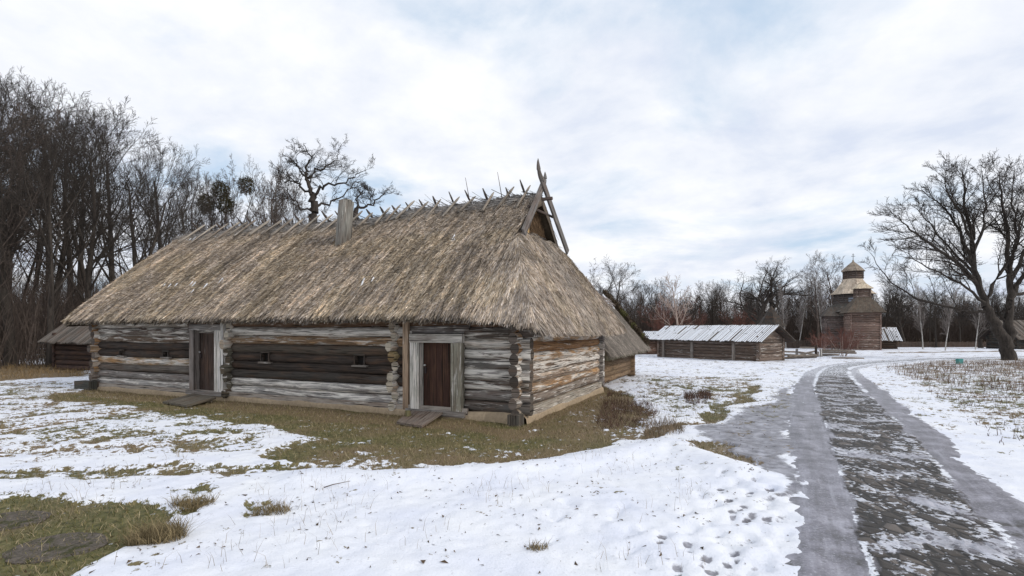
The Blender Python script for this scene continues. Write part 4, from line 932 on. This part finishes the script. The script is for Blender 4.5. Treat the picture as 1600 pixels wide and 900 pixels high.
FARS = dict(max=3, n=[6, 4, 3, 2], taper=[.25, .3, .4, .5], wob=[.06, .14, .2, .2], trop=[.02, .12, .1, .05], kids=[13, 6, 5, 0], f0=[.2, .15, .15, 0], ang=[36, 36, 40, 40], lr=[.42, .5, .5, .5], fall=[.45, .4, .3, .3], rr=[.42, .5, .55, .6], rmin=.016, sides=[5, 3, 3, 3])
BUSH = dict(max=3, n=[5, 4, 3, 2], taper=[.3, .3, .4, .5], wob=[.08, .14, .2, .2], trop=[.03, .08, .05, .05], kids=[8, 6, 4, 0], f0=[.15, .15, .15, 0], ang=[32, 34, 38, 40], lr=[.5, .5, .5, .5], fall=[.4, .4, .3, .3], rr=[.5, .55, .6, .6], rmin=.006, sides=[5, 3, 3, 3])
def tree_meshes(seed, Hh, r, style, stems=1, spread=.0):
    rr = random.Random(seed); t = Tree()
    for k in range(stems):
        a = rr.uniform(0, 6.28); d = nrm(V(math.cos(a)*spread, math.sin(a)*spread, 1)); st = dict(style)
        grow(t, rr, V(math.cos(a)*.15*(stems > 1), math.sin(a)*.15*(stems > 1), -.2), d, Hh*rr.uniform(.85, 1)*.82, r*(1 if k == 0 else .75), 0, st)
    # root flare
    for key in list(t.tr):
        for pts, rad in t.tr[key]: rad[0] *= 1.35
    return batch(t.tr), batch(t.cr)
def raw(name, VF, mat):
    o = npmesh(name, VF[0], VF[1], mat, smooth=True); return o
class Kind:
    def __init__(s, name, seed, Hh, r, style, tm, cm, stems=1, spread=0.):
        tr, cr = tree_meshes(seed, Hh, r, style, stems, spread); s.h = max(float(cr[0][:, 2].max()), .1); s.name = name
        s.t = raw('trunk', tr, tm); s.c = raw('crown', cr, cm); s.used = False
    def place(s, x, y, sc, rz, label, cat='tree', group=None, sink=0):
        root = bpy.data.objects.new(s.name, None); col.objects.link(root); root.location = (x, y, float(relief(x, y))-sink); root.rotation_euler = (0, 0, rz)
        root.scale = (sc, sc, sc) if not hasattr(sc, '__len__') else sc
        for q in (s.t, s.c):
            c = q if not s.used else q.copy()
            if s.used: col.objects.link(c)
            c.parent = root
        s.used = True; return tag(root, label, cat, group)
tall = [Kind('bare_tree', 100+i, 15, .2+.02*i, TALL, BARK, BARK) for i in range(5)]
tallg = [Kind('bare_tree', 200+i, 13, .18, TALL, BARKG, BARKG) for i in range(2)]
multi = Kind('multi_stemmed_tree', 301, 12, .12, dict(TALL, kids=[8, 6, 5, 4, 0], lr=[.4, .44, .5, .55, .5]), BARK, BARKG, 5, .28)
oak = [Kind('bare_oak', 401, 13, .42, OAK, BARK, BARK), Kind('bare_oak', 407, 13, .40, OAK, BARK, BARK)]
birch = [Kind('birch_tree', 501, 14, .16, dict(BIR, wob=[.075, .10, .16, .2], rmin=.012), BIRCH, BARKB), Kind('birch_tree', 502, 13, .14, dict(BIR, wob=[.08, .10, .16, .2], rmin=.012), BIRCH, BARKB)]
pale = Kind('pale_barked_tree', 601, 8, .15, dict(BIR, kids=[16, 6, 4, 0], f0=[.3, .15, .1, 0], lr=[.40, .5, .5, .5], ang=[48, 36, 38, 40], rmin=.012, trop=[.02, .10, .05, .05]), BARKP, BARKP)
farv = [tree_meshes(700+i, 12, .17, FARS) for i in range(4)]
# left wood
GL = 'bare trees of the dark wood at the left'
tops = [(-70, 100), (0, 70), (50, 125), (110, 128), (160, 150), (200, 170), (245, 188), (285, 212), (330, 260), (400, 270), (600, 330)]
def top_at(px): return float(np.interp(px, [a for a, b in tops], [b for a, b in tops]))
k = 0; spots = []
for Yr, (x0, x1), st in ((29, (-560, 95), 62), (34, (-420, 215), 58), (40, (-350, 290), 56), (50, (-300, 290), 58)):
    px = x0
    while px < x1:
        spots.append((px+R.uniform(-10, 10), Yr+R.uniform(-2, 2))); px += st*R.uniform(.8, 1.25)
for px, Y in spots:
    X = (px-800)/FPX*Y; z = float(relief(X, Y)); want = CAMZ+(HZ-top_at(px)-R.uniform(0, 40))/FPX*Y-z
    kk = tall[k % 5] if R.random() < .85 else multi; sc = want/kk.h; k += 1
    kk.place(X, Y, (sc*R.uniform(.8, 1.0), sc*R.uniform(.8, 1.0), sc), R.uniform(0, 6.28), 'dark bare tree in the dense wood left of and behind the long house', 'tree', GL)
# trees peeking over the roof
for px, top, Y, kd, lab in ((330, 262, 55, tallg[0], 'slender grey tree over the roof, second from the left end of the ridge'), (352, 240, 52, multi, 'many-stemmed bare tree holding dark leaf clumps over the left of the roof'), (385, 236, 54, multi, 'many-stemmed bare tree just right of the one with most leaf clumps'), (410, 245, 56, tallg[1], 'slender grey tree immediately left of the white birch over the roof'), (312, 250, 56, tallg[1], 'slender grey tree standing at the left end of the ridge'), (450, 262, 58, tallg[0], 'slender grey tree between the white birch and the gnarled oak over the roof'), (470, 285, 60, tallg[1], 'low slender grey tree touching the left branches of the gnarled oak')):
    X = (px-800)/FPX*Y; sc = (CAMZ+(HZ-top)/FPX*Y-float(relief(X, Y)))/kd.h
    kd.place(X, Y, (sc*.7, sc*.7, sc), R.uniform(0, 6.28), lab, 'tree', 'slender trees over the roof')
X, Y = (428-800)/FPX*56, 56; birch[0].place(X, Y, (1.0, 1.0, (CAMZ+(HZ-222)/FPX*Y-float(relief(X, Y)))/birch[0].h), 1.0, 'birch with white trunk and fine crown over the roof, just left of the gnarled oak', 'tree')
M_ = m_bark('mistletoe_leaf', (.03, .03, .012), (.07, .055, .03))
# clumps of brown leaves kept in two of the trees over the roof
for i, (px, py) in enumerate(((345, 297), (352, 320), (385, 290), (322, 318))):
    llab = ['upper left dark leaf clump in the tree over the roof', 'lowest central dark leaf clump over the roof, right of the leftmost one', 'rightmost dark leaf clump in the bare trees over the roof', 'leftmost dark leaf clump in the bare trees over the roof'][i]
    p = V(*at(px, py, 52)); n = 1500; d = NR.normal(0, 1, (n, 3)); d /= np.linalg.norm(d, axis=1)[:, None]; c = p+d*NR.uniform(.2, 1.0, n)[:, None]**.5*np.array([.85, .8, 1.0])
    a = NR.normal(0, .055, (n, 3)); b = NR.normal(0, .055, (n, 3)); o = npmesh('leaf_clump', np.stack([c+a, c+b, c-a], 1).reshape(-1, 3), np.arange(3*n).reshape(n, 3), M_)
    o.location = (0, 0, 0); tag(o, llab, 'mistletoe', 'leaf clumps in the trees over the roof')
# trees right of the gable
for px, top, Y, kd, lab in ((925, 398, 62, multi, 'bushy bare tree showing beside the right slope of the thatched roof'), (957, 396, 60, tall[2], 'dark bare tree second from the right slope of the thatched roof')):
    X = (px-800)/FPX*Y; sc = (CAMZ+(HZ-top)/FPX*Y-float(relief(X, Y)))/kd.h; kd.place(X, Y, (sc*1.2, sc*1.2, sc), R.uniform(0, 6.28), lab, 'tree')
def pl(kd, px, top, Y, lab, w=1.0, rz=None, group=None):
    X = (px-800)/FPX*Y; sc = (CAMZ+(HZ-top)/FPX*Y-float(relief(X, Y)))/kd.h; return kd.place(X, Y, (sc*w, sc*w, sc), R.uniform(0, 6.28) if rz is None else rz, lab, 'tree', group)
pl(pale, 1062, 425, 52, 'pale slim tree standing against the wood behind the long shed', .95)
pl(oak[0], 1180, 400, 84, 'large crooked oak over the right end of the long shed', 1.1, .5)
pl(oak[1], 1212, 402, 86, 'spreading dark oak left of the pale birches', 1.0, 2.5)
pl(birch[0], 1228, 432, 78, 'leaning white birch, leftmost of the birches left of the church', .55); pl(birch[1], 1248, 440, 82, 'slender white birch in the middle left of the church', .55); pl(birch[1], 1288, 420, 84, 'tall white birch directly left of the church', .55)
pl(tallg[0], 1278, 395, 92, 'tall grey bare tree left of the church tower', 1.0); pl(tallg[1], 1305, 392, 95, 'tall grey bare tree close behind the left of the church tower', 1.0)
pl(birch[0], 1442, 430, 72, 'white birch trunk left of the middle one between church and big tree', .55); pl(birch[1], 1477, 440, 66, 'brightest white birch trunk midway between church and big tree', .55); pl(birch[0], 1524, 440, 70, 'leaning white birch trunk nearest the left of the big tree', .55)
GR_ = 'dark bare trees right of the church'
for px in range(1375, 2150, 19):
    Y = R.uniform(78, 100); pl(R.choice(tall+oak[:2]), px+R.uniform(-8, 8), R.uniform(425, 462), Y, 'dark bare tree in the wood edge right of the church', R.uniform(.8, 1.2), group=GR_)
GF = 'bare trees of the far wood edge'
for px in range(890, 1330, 15):
    Y = R.uniform(96, 112); pl(R.choice(tallg+tall[:2]), px+R.uniform(-8, 8), R.uniform(432, 455), Y, 'grey brown bare tree at the far wood edge between the house and the church', R.uniform(.8, 1.1), group=GF)
# the far wood as one mass
Vs = []; Fs = []; off = 0; nfar = 620
for i in range(nfar):
    (tv, tf), (cv_, cf) = farv[i % 4]; v = np.concatenate([tv, cv_]); f = np.concatenate([tf, cf+len(tv)])
    zone = 0 if i % 12 == 0 else 1
    if zone == 0: Y = R.uniform(55, 95); px = R.uniform(-500, 420); scz = R.uniform(.55, .75)
    else: Y = 108+70*R.random()**1.3; px = R.uniform(300, 2400); scz = R.uniform(.72, 1.0)
    X = (px-800)/FPX*Y; a = R.uniform(0, 6.28); c_, s_ = math.cos(a), math.sin(a); w = scz*R.uniform(.8, 1.2)
    q = np.stack([(v[:, 0]*c_-v[:, 1]*s_)*w+X, (v[:, 0]*s_+v[:, 1]*c_)*w+Y, v[:, 2]*scz+float(relief(X, Y))], 1)
    Vs.append(q); Fs.append(f+off); off += len(v)
fw = npmesh('distant_wood', np.concatenate(Vs), np.concatenate(Fs), BARKG, smooth=False); tag(fw, 'mass of bare grey brown trees along the horizon', 'wood', kind='stuff')
# undergrowth: dense thin stems at the wood edges
def stems(name, n, gen, hr, rr_, mat, lab, fork=3):
    X, Y = gen(n); Z = relief(X, Y); Vv = []
    P0 = np.column_stack([X, Y, Z-.1]); segs = []
    for k in range(fork):
        H_ = NR.uniform(*hr, n); d = np.column_stack([NR.normal(0, .25, n), NR.normal(0, .25, n), np.ones(n)])*H_[:, None]; st = P0 if k == 0 else P0+d0*NR.uniform(.2, .7, n)[:, None]
        if k == 0: d0 = d
        if k: d = d*.6+np.column_stack([NR.normal(0, .3, n), NR.normal(0, .3, n), np.zeros(n)])*H_[:, None]
        w = rr_*(1 if k == 0 else .6); a = NR.uniform(0, 3.14, n)
        for q in range(2):
            s = np.column_stack([np.cos(a+q*1.57), np.sin(a+q*1.57), np.zeros(n)])*w
            segs.append(np.stack([st-s, st+s, st+d+s*.3, st+d-s*.3], 1).reshape(-1, 3))
    Vv = np.concatenate(segs); o = npmesh(name, Vv, np.arange(len(Vv)).reshape(-1, 4), mat); return tag(o, lab, 'undergrowth', kind='stuff')
def g1(n):
    Y = NR.uniform(27, 60, n); px = NR.uniform(-500, 330, n); X = (px-800)/FPX*Y; k = ~((Y < 32) & (px > 70)); return X[k], Y[k]
class _S: pass
def stems_safe(name, n, g, *a, **k):
    X, Y = g(n); return stems(name, len(X), lambda m: (X, Y), *a, **k)
stems_safe('undergrowth', 6000, g1, (1.5, 6.5), .018, BARKG, 'tangle of thin bare saplings under the trees of the left wood')
def g2(n): Y = NR.uniform(96, 130, n); px = NR.uniform(860, 2200, n); return (px-800)/FPX*Y, Y
stems_safe('undergrowth', 12000, g2, (2, 8), .035, BARKG, 'brown brush along the foot of the far wood')
# far low paling at the wood edge
def palings(label, pa, pb, n, h):
    A_ = np.array(G(*pa)); B_ = np.array(G(*pb)); o = thing('paling_fence', (*A_, float(relief(*A_))), label, 'fence'); m = MB()
    for k in range(n):
        p = A_+(B_-A_)*k/(n-1); z = float(relief(*p)); m.box(V(*p, z+h/2), (V(1, 0, 0), V(0, 1, 0), z3), (.07, .04, h/2*R.uniform(.85, 1.1)), jit((.11, .085, .07, .2)))
    m.build('palings', WOODDARK, o); m = MB(); a = V(*A_, float(relief(*A_))+h*.6); b = V(*B_, float(relief(*B_))+h*.6); m.tube([a, b], .06, 5, (.1, .08, .065, .2)); m.build('rail', WOODDARK, o)
palings('dark low paling fence left of the church at the wood edge', (1205, 544.5), (1300, 544), 60, 1.3)
palings('dark low paling fence at the wood edge right of the church', (1395, 543), (1560, 543), 90, .9)
# the big tree at right
rr = random.Random(77)
def limb(BT, BY, px_pts, r0, r1, dy, kids, trunk=False, st=None, wig=.06, f0=.18):
    n = len(px_pts); pts = [V(*at(a, b, BY+dy[0]+(dy[1]-dy[0])*i/(n-1))) for i, (a, b) in enumerate(px_pts)]; fine = []
    for i in range(n-1):
        for q in range(3):
            f = q/3; p = pts[i]*(1-f)+pts[i+1]*f
            if q or i: p = p+V(rr.gauss(0, wig), rr.gauss(0, wig), rr.gauss(0, wig))
            fine.append(p)
    fine.append(pts[-1]); rad = list(np.linspace(r0, r1, len(fine)))
    BT.add(fine, rad, 10 if trunk else 7, trunk)
    S_ = dict(OAK, kids=[0, kids, 8, 7, 0], wob=[.08, .10, .13, .16, .2], trop=[.02, .05, .06, .04, .02], ang=[50, 42, 36, 38, 40], rmin=.0085, lr=[.85, .31, .5, .5, .5], fall=[.2, .45, .4, .3, .2]); S_.update(st or {}); length = sum(np.linalg.norm(b-a) for a, b in zip(fine[:-1], fine[1:]))
    if kids: spawn(BT, rr, fine, rad, length, 1, S_, f0)
def hand_tree(name, BT, base, label):
    o = thing(name, tuple(base), label, 'tree'); tv, tf = batch(BT.tr); cv_, cf = batch(BT.cr); npmesh('trunk', tv, tf, BARK, o, smooth=True); npmesh('crown', cv_, cf, BARK, o, smooth=True)
BT = Tree(); BY = G(1577, 563)[1]
for a in (([(1577, 566), (1573, 548), (1566, 530), (1557, 514), (1548, 495), (1540, 478)], .50, .27, (0, 0), 0, True),
  ([(1573, 548), (1577, 520), (1578, 490), (1578, 460), (1578, 431)], .36, .20, (.1, .3), 4, True),
  ([(1540, 478), (1532, 448), (1519, 410), (1519, 368), (1510, 330), (1506, 298), (1504, 268)], .26, .02, (0, -.5), 20),
  ([(1532, 452), (1510, 423), (1477, 397), (1440, 372), (1415, 352), (1402, 335)], .17, .02, (0, -1.5), 19),
  ([(1543, 486), (1520, 487), (1489, 482), (1434, 467), (1405, 450), (1375, 421), (1360, 395)], .13, .015, (0, 1.5), 13),
  ([(1578, 431), (1574, 380), (1567, 320), (1562, 268)], .20, .02, (.3, 1.0), 20),
  ([(1578, 470), (1600, 431), (1640, 390), (1690, 330)], .20, .02, (.2, 1.2), 18),
  ([(1519, 408), (1500, 362), (1475, 325), (1440, 296)], .14, .02, (-.2, 1.2), 19),
  ([(1519, 375), (1500, 335), (1480, 300), (1468, 272)], .10, .018, (-.2, -1.8), 17),
  ([(1540, 470), (1560, 430), (1585, 390), (1600, 330), (1612, 272)], .15, .02, (-.1, -2), 20),
  ([(1541, 474), (1510, 450), (1480, 432), (1440, 412), (1408, 392)], .11, .015, (-.1, -2.8), 17),
  ([(1578, 440), (1600, 400), (1615, 340), (1640, 272)], .18, .02, (.3, 2.0), 18),
  ([(1519, 400), (1540, 350), (1537, 305), (1533, 264)], .12, .018, (-.3, 1.8), 19),
  ([(1530, 440), (1495, 400), (1455, 350), (1420, 318)], .12, .015, (.1, 2.4), 19),
  ([(1578, 420), (1590, 370), (1582, 320), (1585, 265)], .12, .018, (.3, -2.0), 18),
  ([(1578, 460), (1620, 455), (1680, 440), (1740, 420)], .15, .02, (.2, 1.8), 15)): limb(BT, BY, *a)
hand_tree('big_bare_tree', BT, at(1577, 563, BY), 'big dark bare tree with leaning forked trunk at the right edge')
KN = dict(wob=[.08, .16, .22, .24, .26], kids=[0, 9, 8, 7, 0], rmin=.009, lr=[.85, .42, .5, .5, .5], rr=[.4, .4, .45, .5, .5], ang=[50, 48, 44, 42, 40])
BT = Tree(); OY = 46.
for a in (([(489, 562), (490, 450), (491, 336), (489, 318), (487, 302)], .45, .27, (0, 0), 0, True),
  ([(487, 302), (484, 290), (479, 275), (477, 262), (481, 245), (474, 225)], .21, .02, (0, .5), 13),
  ([(489, 304), (500, 293), (512, 289), (534, 285), (553, 277), (572, 266)], .15, .02, (0, -1), 14),
  ([(482, 278), (497, 264), (512, 257), (527, 248), (522, 233)], .12, .015, (.2, 1), 12),
  ([(491, 325), (505, 318), (523, 314), (542, 300), (556, 283)], .13, .02, (0, 1.5), 13),
  ([(487, 308), (470, 291), (461, 281), (447, 286), (436, 280)], .12, .02, (0, .5), 12),
  ([(491, 328), (468, 325), (455, 308), (446, 296)], .11, .02, (0, -1), 12),
  ([(479, 276), (466, 262), (462, 246), (468, 232)], .09, .015, (.2, -1), 11)): limb(BT, OY, *a, st=KN, wig=.12)
hand_tree('bare_oak', BT, at(489, 562, OY), 'gnarled dark oak rising over the roof left of the chimney')
BT = Tree()
for a in (([(556, 562), (556, 430), (556, 345), (557, 326)], .30, .2, (0, 0), 0, True),
  ([(557, 328), (566, 322), (583, 317), (596, 303), (607, 298)], .14, .02, (0, 0), 8),
  ([(557, 326), (557, 312), (566, 303), (575, 294)], .10, .02, (0, .5), 5), ([(578, 320), (580, 306), (573, 296)], .06, .015, (0, .3), 3)): limb(BT, 48., *a, st=KN, wig=.1)
hand_tree('bare_oak', BT, at(556, 562, 48.), 'lower crooked oak whose few bare limbs show over the roof right of the chimney')
# red-twigged shrubs by the church
bush = Kind('red_twig_shrub', 801, 3.4, .035, BUSH, BARKP, RED, 11, .45)
for px_, py_, Hs, lab in ((1318, 557, 3.1, 'large red-twigged shrub in front of the church'), (1284, 549, 2.6, 'smaller reddish shrub left of the church walls')):
    x, y = G(px_, py_); bush.place(x, y, Hs/3.4, R.uniform(0, 6), lab, 'shrub')
rust = Kind('red_twig_shrub', 805, 6, .05, BUSH, BARKG, RED, 9, .4)
for px_, Y_, Hs, lab in ((1040, 93, 9.5, 'rusty red crown in the far wood left of the pale tree'), (1085, 92, 7, 'rusty shrub in the far wood right of the pale tree'), (1160, 92, 8, 'rusty shrub in the far wood over the middle of the long shed')): rust.place((px_-800)/FPX*Y_, Y_, Hs/6, R.uniform(0, 6), lab, 'shrub')
# ------------------------------------------------------------------ grass, weeds, tufts
def blades(name, X, Y, hr, w, colf, lab, mat=STRAW, lean=.5, two=False):
    n = len(X); Z = ground_z(X, Y); P0 = np.column_stack([X, Y, Z-.005]); h = NR.uniform(*hr, n)
    d = np.column_stack([NR.normal(0, lean, n), NR.normal(0, lean, n), np.ones(n)]); d /= np.linalg.norm(d, axis=1)[:, None]
    a = NR.uniform(0, 3.14, n); s = np.column_stack([np.cos(a), np.sin(a), np.zeros(n)])*w
    mid = P0+d*h[:, None]*.55; tip = P0+d*h[:, None]+np.column_stack([NR.normal(0, .25, n), NR.normal(0, .25, n), -.1*np.ones(n)])*h[:, None]
    Vv = np.stack([P0-s, P0+s, mid+s*.7, mid-s*.7, mid-s*.7, mid+s*.7, tip+s*.1, tip-s*.1], 1).reshape(-1, 3)
    o = npmesh(name, Vv, np.arange(8*n).reshape(-1, 4), mat, cols=np.repeat(colf(n), 8, 0))
    return tag(o, lab, 'grass', kind='stuff') if lab else o
def inroad(X, Y): return pd((X, Y), np.concatenate([La[::8], Ra[::-8]])) < .15
n = 260000; X = NR.uniform(-17, 13, n); Y = 4+18*NR.random(n)**1.15; keep = np.abs(X) < Y*1.12; X, Y = X[keep], Y[keep]
cvv, tn = cover_at(X, Y); keep = (cvv > .60+NR.normal(0, .06, len(X))) & ~inroad(X, Y)
tt_ = (C0[0]-X)*0
ta = (X-C0[0])*U[0]+(Y-C0[1])*U[1]; sa = (X-C0[0])*W_[0]+(Y-C0[1])*W_[1]; keep &= ~((ta > -.15) & (ta < TL+.1) & (sa > -.22) & (sa < SD))
X, Y, tn = X[keep], Y[keep], tn[keep]
def gcol(n):
    g = np.array([[.11, .11, .037], [.165, .15, .055], [.28, .225, .12], [.42, .34, .21], [.06, .06, .025]])
    p = NR.random(n)*.9; k = np.where(p < .25, 0, np.where(p < .5, 1, np.where(p < .72, 2, np.where(p < .8, 3, 4))))
    k = np.where((NR.random(n) < tn*.65), NR.choice([2, 2, 3, 1], n), k); return g[k]*NR.uniform(.6, 1.25, n)[:, None]
blades('grass', X, Y, (.03, .085), .0035, gcol, 'short olive and straw-coloured grass where the snow has melted')
q = NR.random(len(X)) < .10
blades('grass', X[q], Y[q], (.07, .16), .003, lambda n: np.array([[.40, .33, .21]])*NR.uniform(.4, 1.2, n)[:, None], 'longer bleached blades standing in the short grass of the yard', lean=.6)
# sparse dry stems poking through snow
n = 5200; X = NR.uniform(-6, 6, n); Y = 4.2+9*NR.random(n); k = (fbm(X*.8, Y*.8, 120, 3) > .5) & (X < Y*.38) & (np.abs(X) < Y*1.05) & ~inroad(X, Y); X, Y = X[k], Y[k]; tn = np.ones(len(X))
blades('dry_stems', X, Y, (.05, .22), .0019, lambda n: np.array([[.28, .22, .15]])*NR.uniform(.4, 1.2, n)[:, None], 'thin dry stems poking out of the snow in the foreground', lean=.25)
# leaf and twig litter on the snow
n = 3200; X = NR.uniform(-7, 7, n); Y = 4.2+10*NR.random(n); k = (X < Y*.5) & ~inroad(X, Y); X, Y = X[k], Y[k]; n = len(X); Z = ground_z(X, Y)+.008; a = NR.normal(0, .014, (n, 3))*[1, 1, .4]; b = NR.normal(0, .014, (n, 3))*[1, 1, .4]; P0 = np.column_stack([X, Y, Z])
o = npmesh('leaf_litter', np.stack([P0+a, P0+b, P0-a], 1).reshape(-1, 3), np.arange(3*n).reshape(n, 3), STRAW, cols=np.repeat(np.array([[.07, .045, .025]])*NR.uniform(.4, 1.5, n)[:, None], 3, 0)); tag(o, 'scattered dead leaves and crumbs on the snow', 'leaf litter', kind='stuff')
# brown dead weeds by the house corner and in the right meadow
def patch_pts(poly, n):
    W = np.array([G(*p) for p in poly]); lo, hi = W.min(0), W.max(0); X = NR.uniform(lo[0], hi[0], n); Y = NR.uniform(lo[1], hi[1], n); k = (pd((X, Y), W) < 0) & (fbm(X*1.1, Y*1.1, 130, 3) > .42); return X[k], Y[k]
DW = lambda n: np.array([[.10, .06, .045]])*NR.uniform(.4, 1.6, n)[:, None]
X, Y = patch_pts([(950, 615), (1010, 622), (1030, 650), (990, 672), (925, 672)], 6000); blades('dead_weeds', X, Y, (.08, .26), .004, DW, 'dark brown dead weeds beside the right corner of the house', lean=.5)
X, Y = patch_pts([(1068, 618), (1110, 616), (1112, 632), (1072, 634)], 2500); blades('dead_weeds', X, Y, (.12, .34), .005, DW, 'small patch of dark upright weeds in the snow left of the road', lean=.25)
X, Y = patch_pts([(1000, 668), (1060, 660), (1070, 680), (1010, 690)], 1500); blades('dead_weeds', X, Y, (.10, .25), .004, lambda n: np.array([[.2, .15, .1]])*NR.uniform(.4, 1.5, n)[:, None], 'pale dry weeds on the little bank left of the icy patch', lean=.3)
X, Y = patch_pts([(1365, 578), (1450, 568), (1850, 562), (2000, 625), (1560, 612), (1430, 595)], 27000); blades('meadow_weeds', X, Y, (.12, .42), .009, lambda n: np.array([[.19, .135, .095]])*NR.uniform(.4, 1.5, n)[:, None], 'brown dry weeds in the snowy meadow right of the road', lean=.3)
X, Y = patch_pts([(1430, 600), (1800, 600), (1900, 720), (1560, 700)], 6000); blades('meadow_weeds', X, Y, (.06, .25), .006, DW, 'sparse dark stems poking through snow at the right edge', lean=.3)
X, Y = patch_pts([(-500, 566), (140, 570), (150, 588), (60, 592), (-500, 606)], 26000); blades('verge_grass', X, Y, (.1, .4), .008, lambda n: np.array([[.26, .18, .09]])*NR.uniform(.35, 1.3, n)[:, None], 'tawny long grass along the foot of the left wood', lean=.5)
for px_, py_, r, n, hh, lab in ((245, 848, .26, 1300, .34, 'largest dry straw-coloured grass tuft at the lower left'), (300, 793, .24, 600, .22, 'flat olive grass tuft behind the largest tuft'), (425, 806, .22, 420, .2, 'small brown grass tuft right of the largest tuft'), (840, 866, .10, 160, .12, 'tiny dark grass tuft near the bottom of the snow')):
    x, y = G(px_, py_); a = NR.uniform(0, 6.28, n); q = r*NR.random(n)**.7; X = x+np.cos(a)*q; Y = y+np.sin(a)*q*.7
    o = blades('grass_tuft', X, Y, (.2*hh, hh*.85), .003, lambda m: np.array([[.27, .21, .12]])*NR.uniform(.3, 1.25, m)[:, None]*np.array([[1, 1.0, .95]]), None, lean=.55); tag(o, lab, 'grass tuft')
# fallen stick on the snow
x, y = G(524, 768); z = float(ground_z(np.array(x), np.array(y))); o = thing('fallen_stick', (x, y, z), 'thin dark stick lying on the snow in front of the house', 'stick')
m = MB(); m.tube([(x-.12, y-.06, z+.012), (x-.03, y, z+.03), (x+.16, y+.08, z+.05)], [.007, .006, .003], 5, (.08, .055, .04, .1)); m.build('twig', WOODDARK, o)
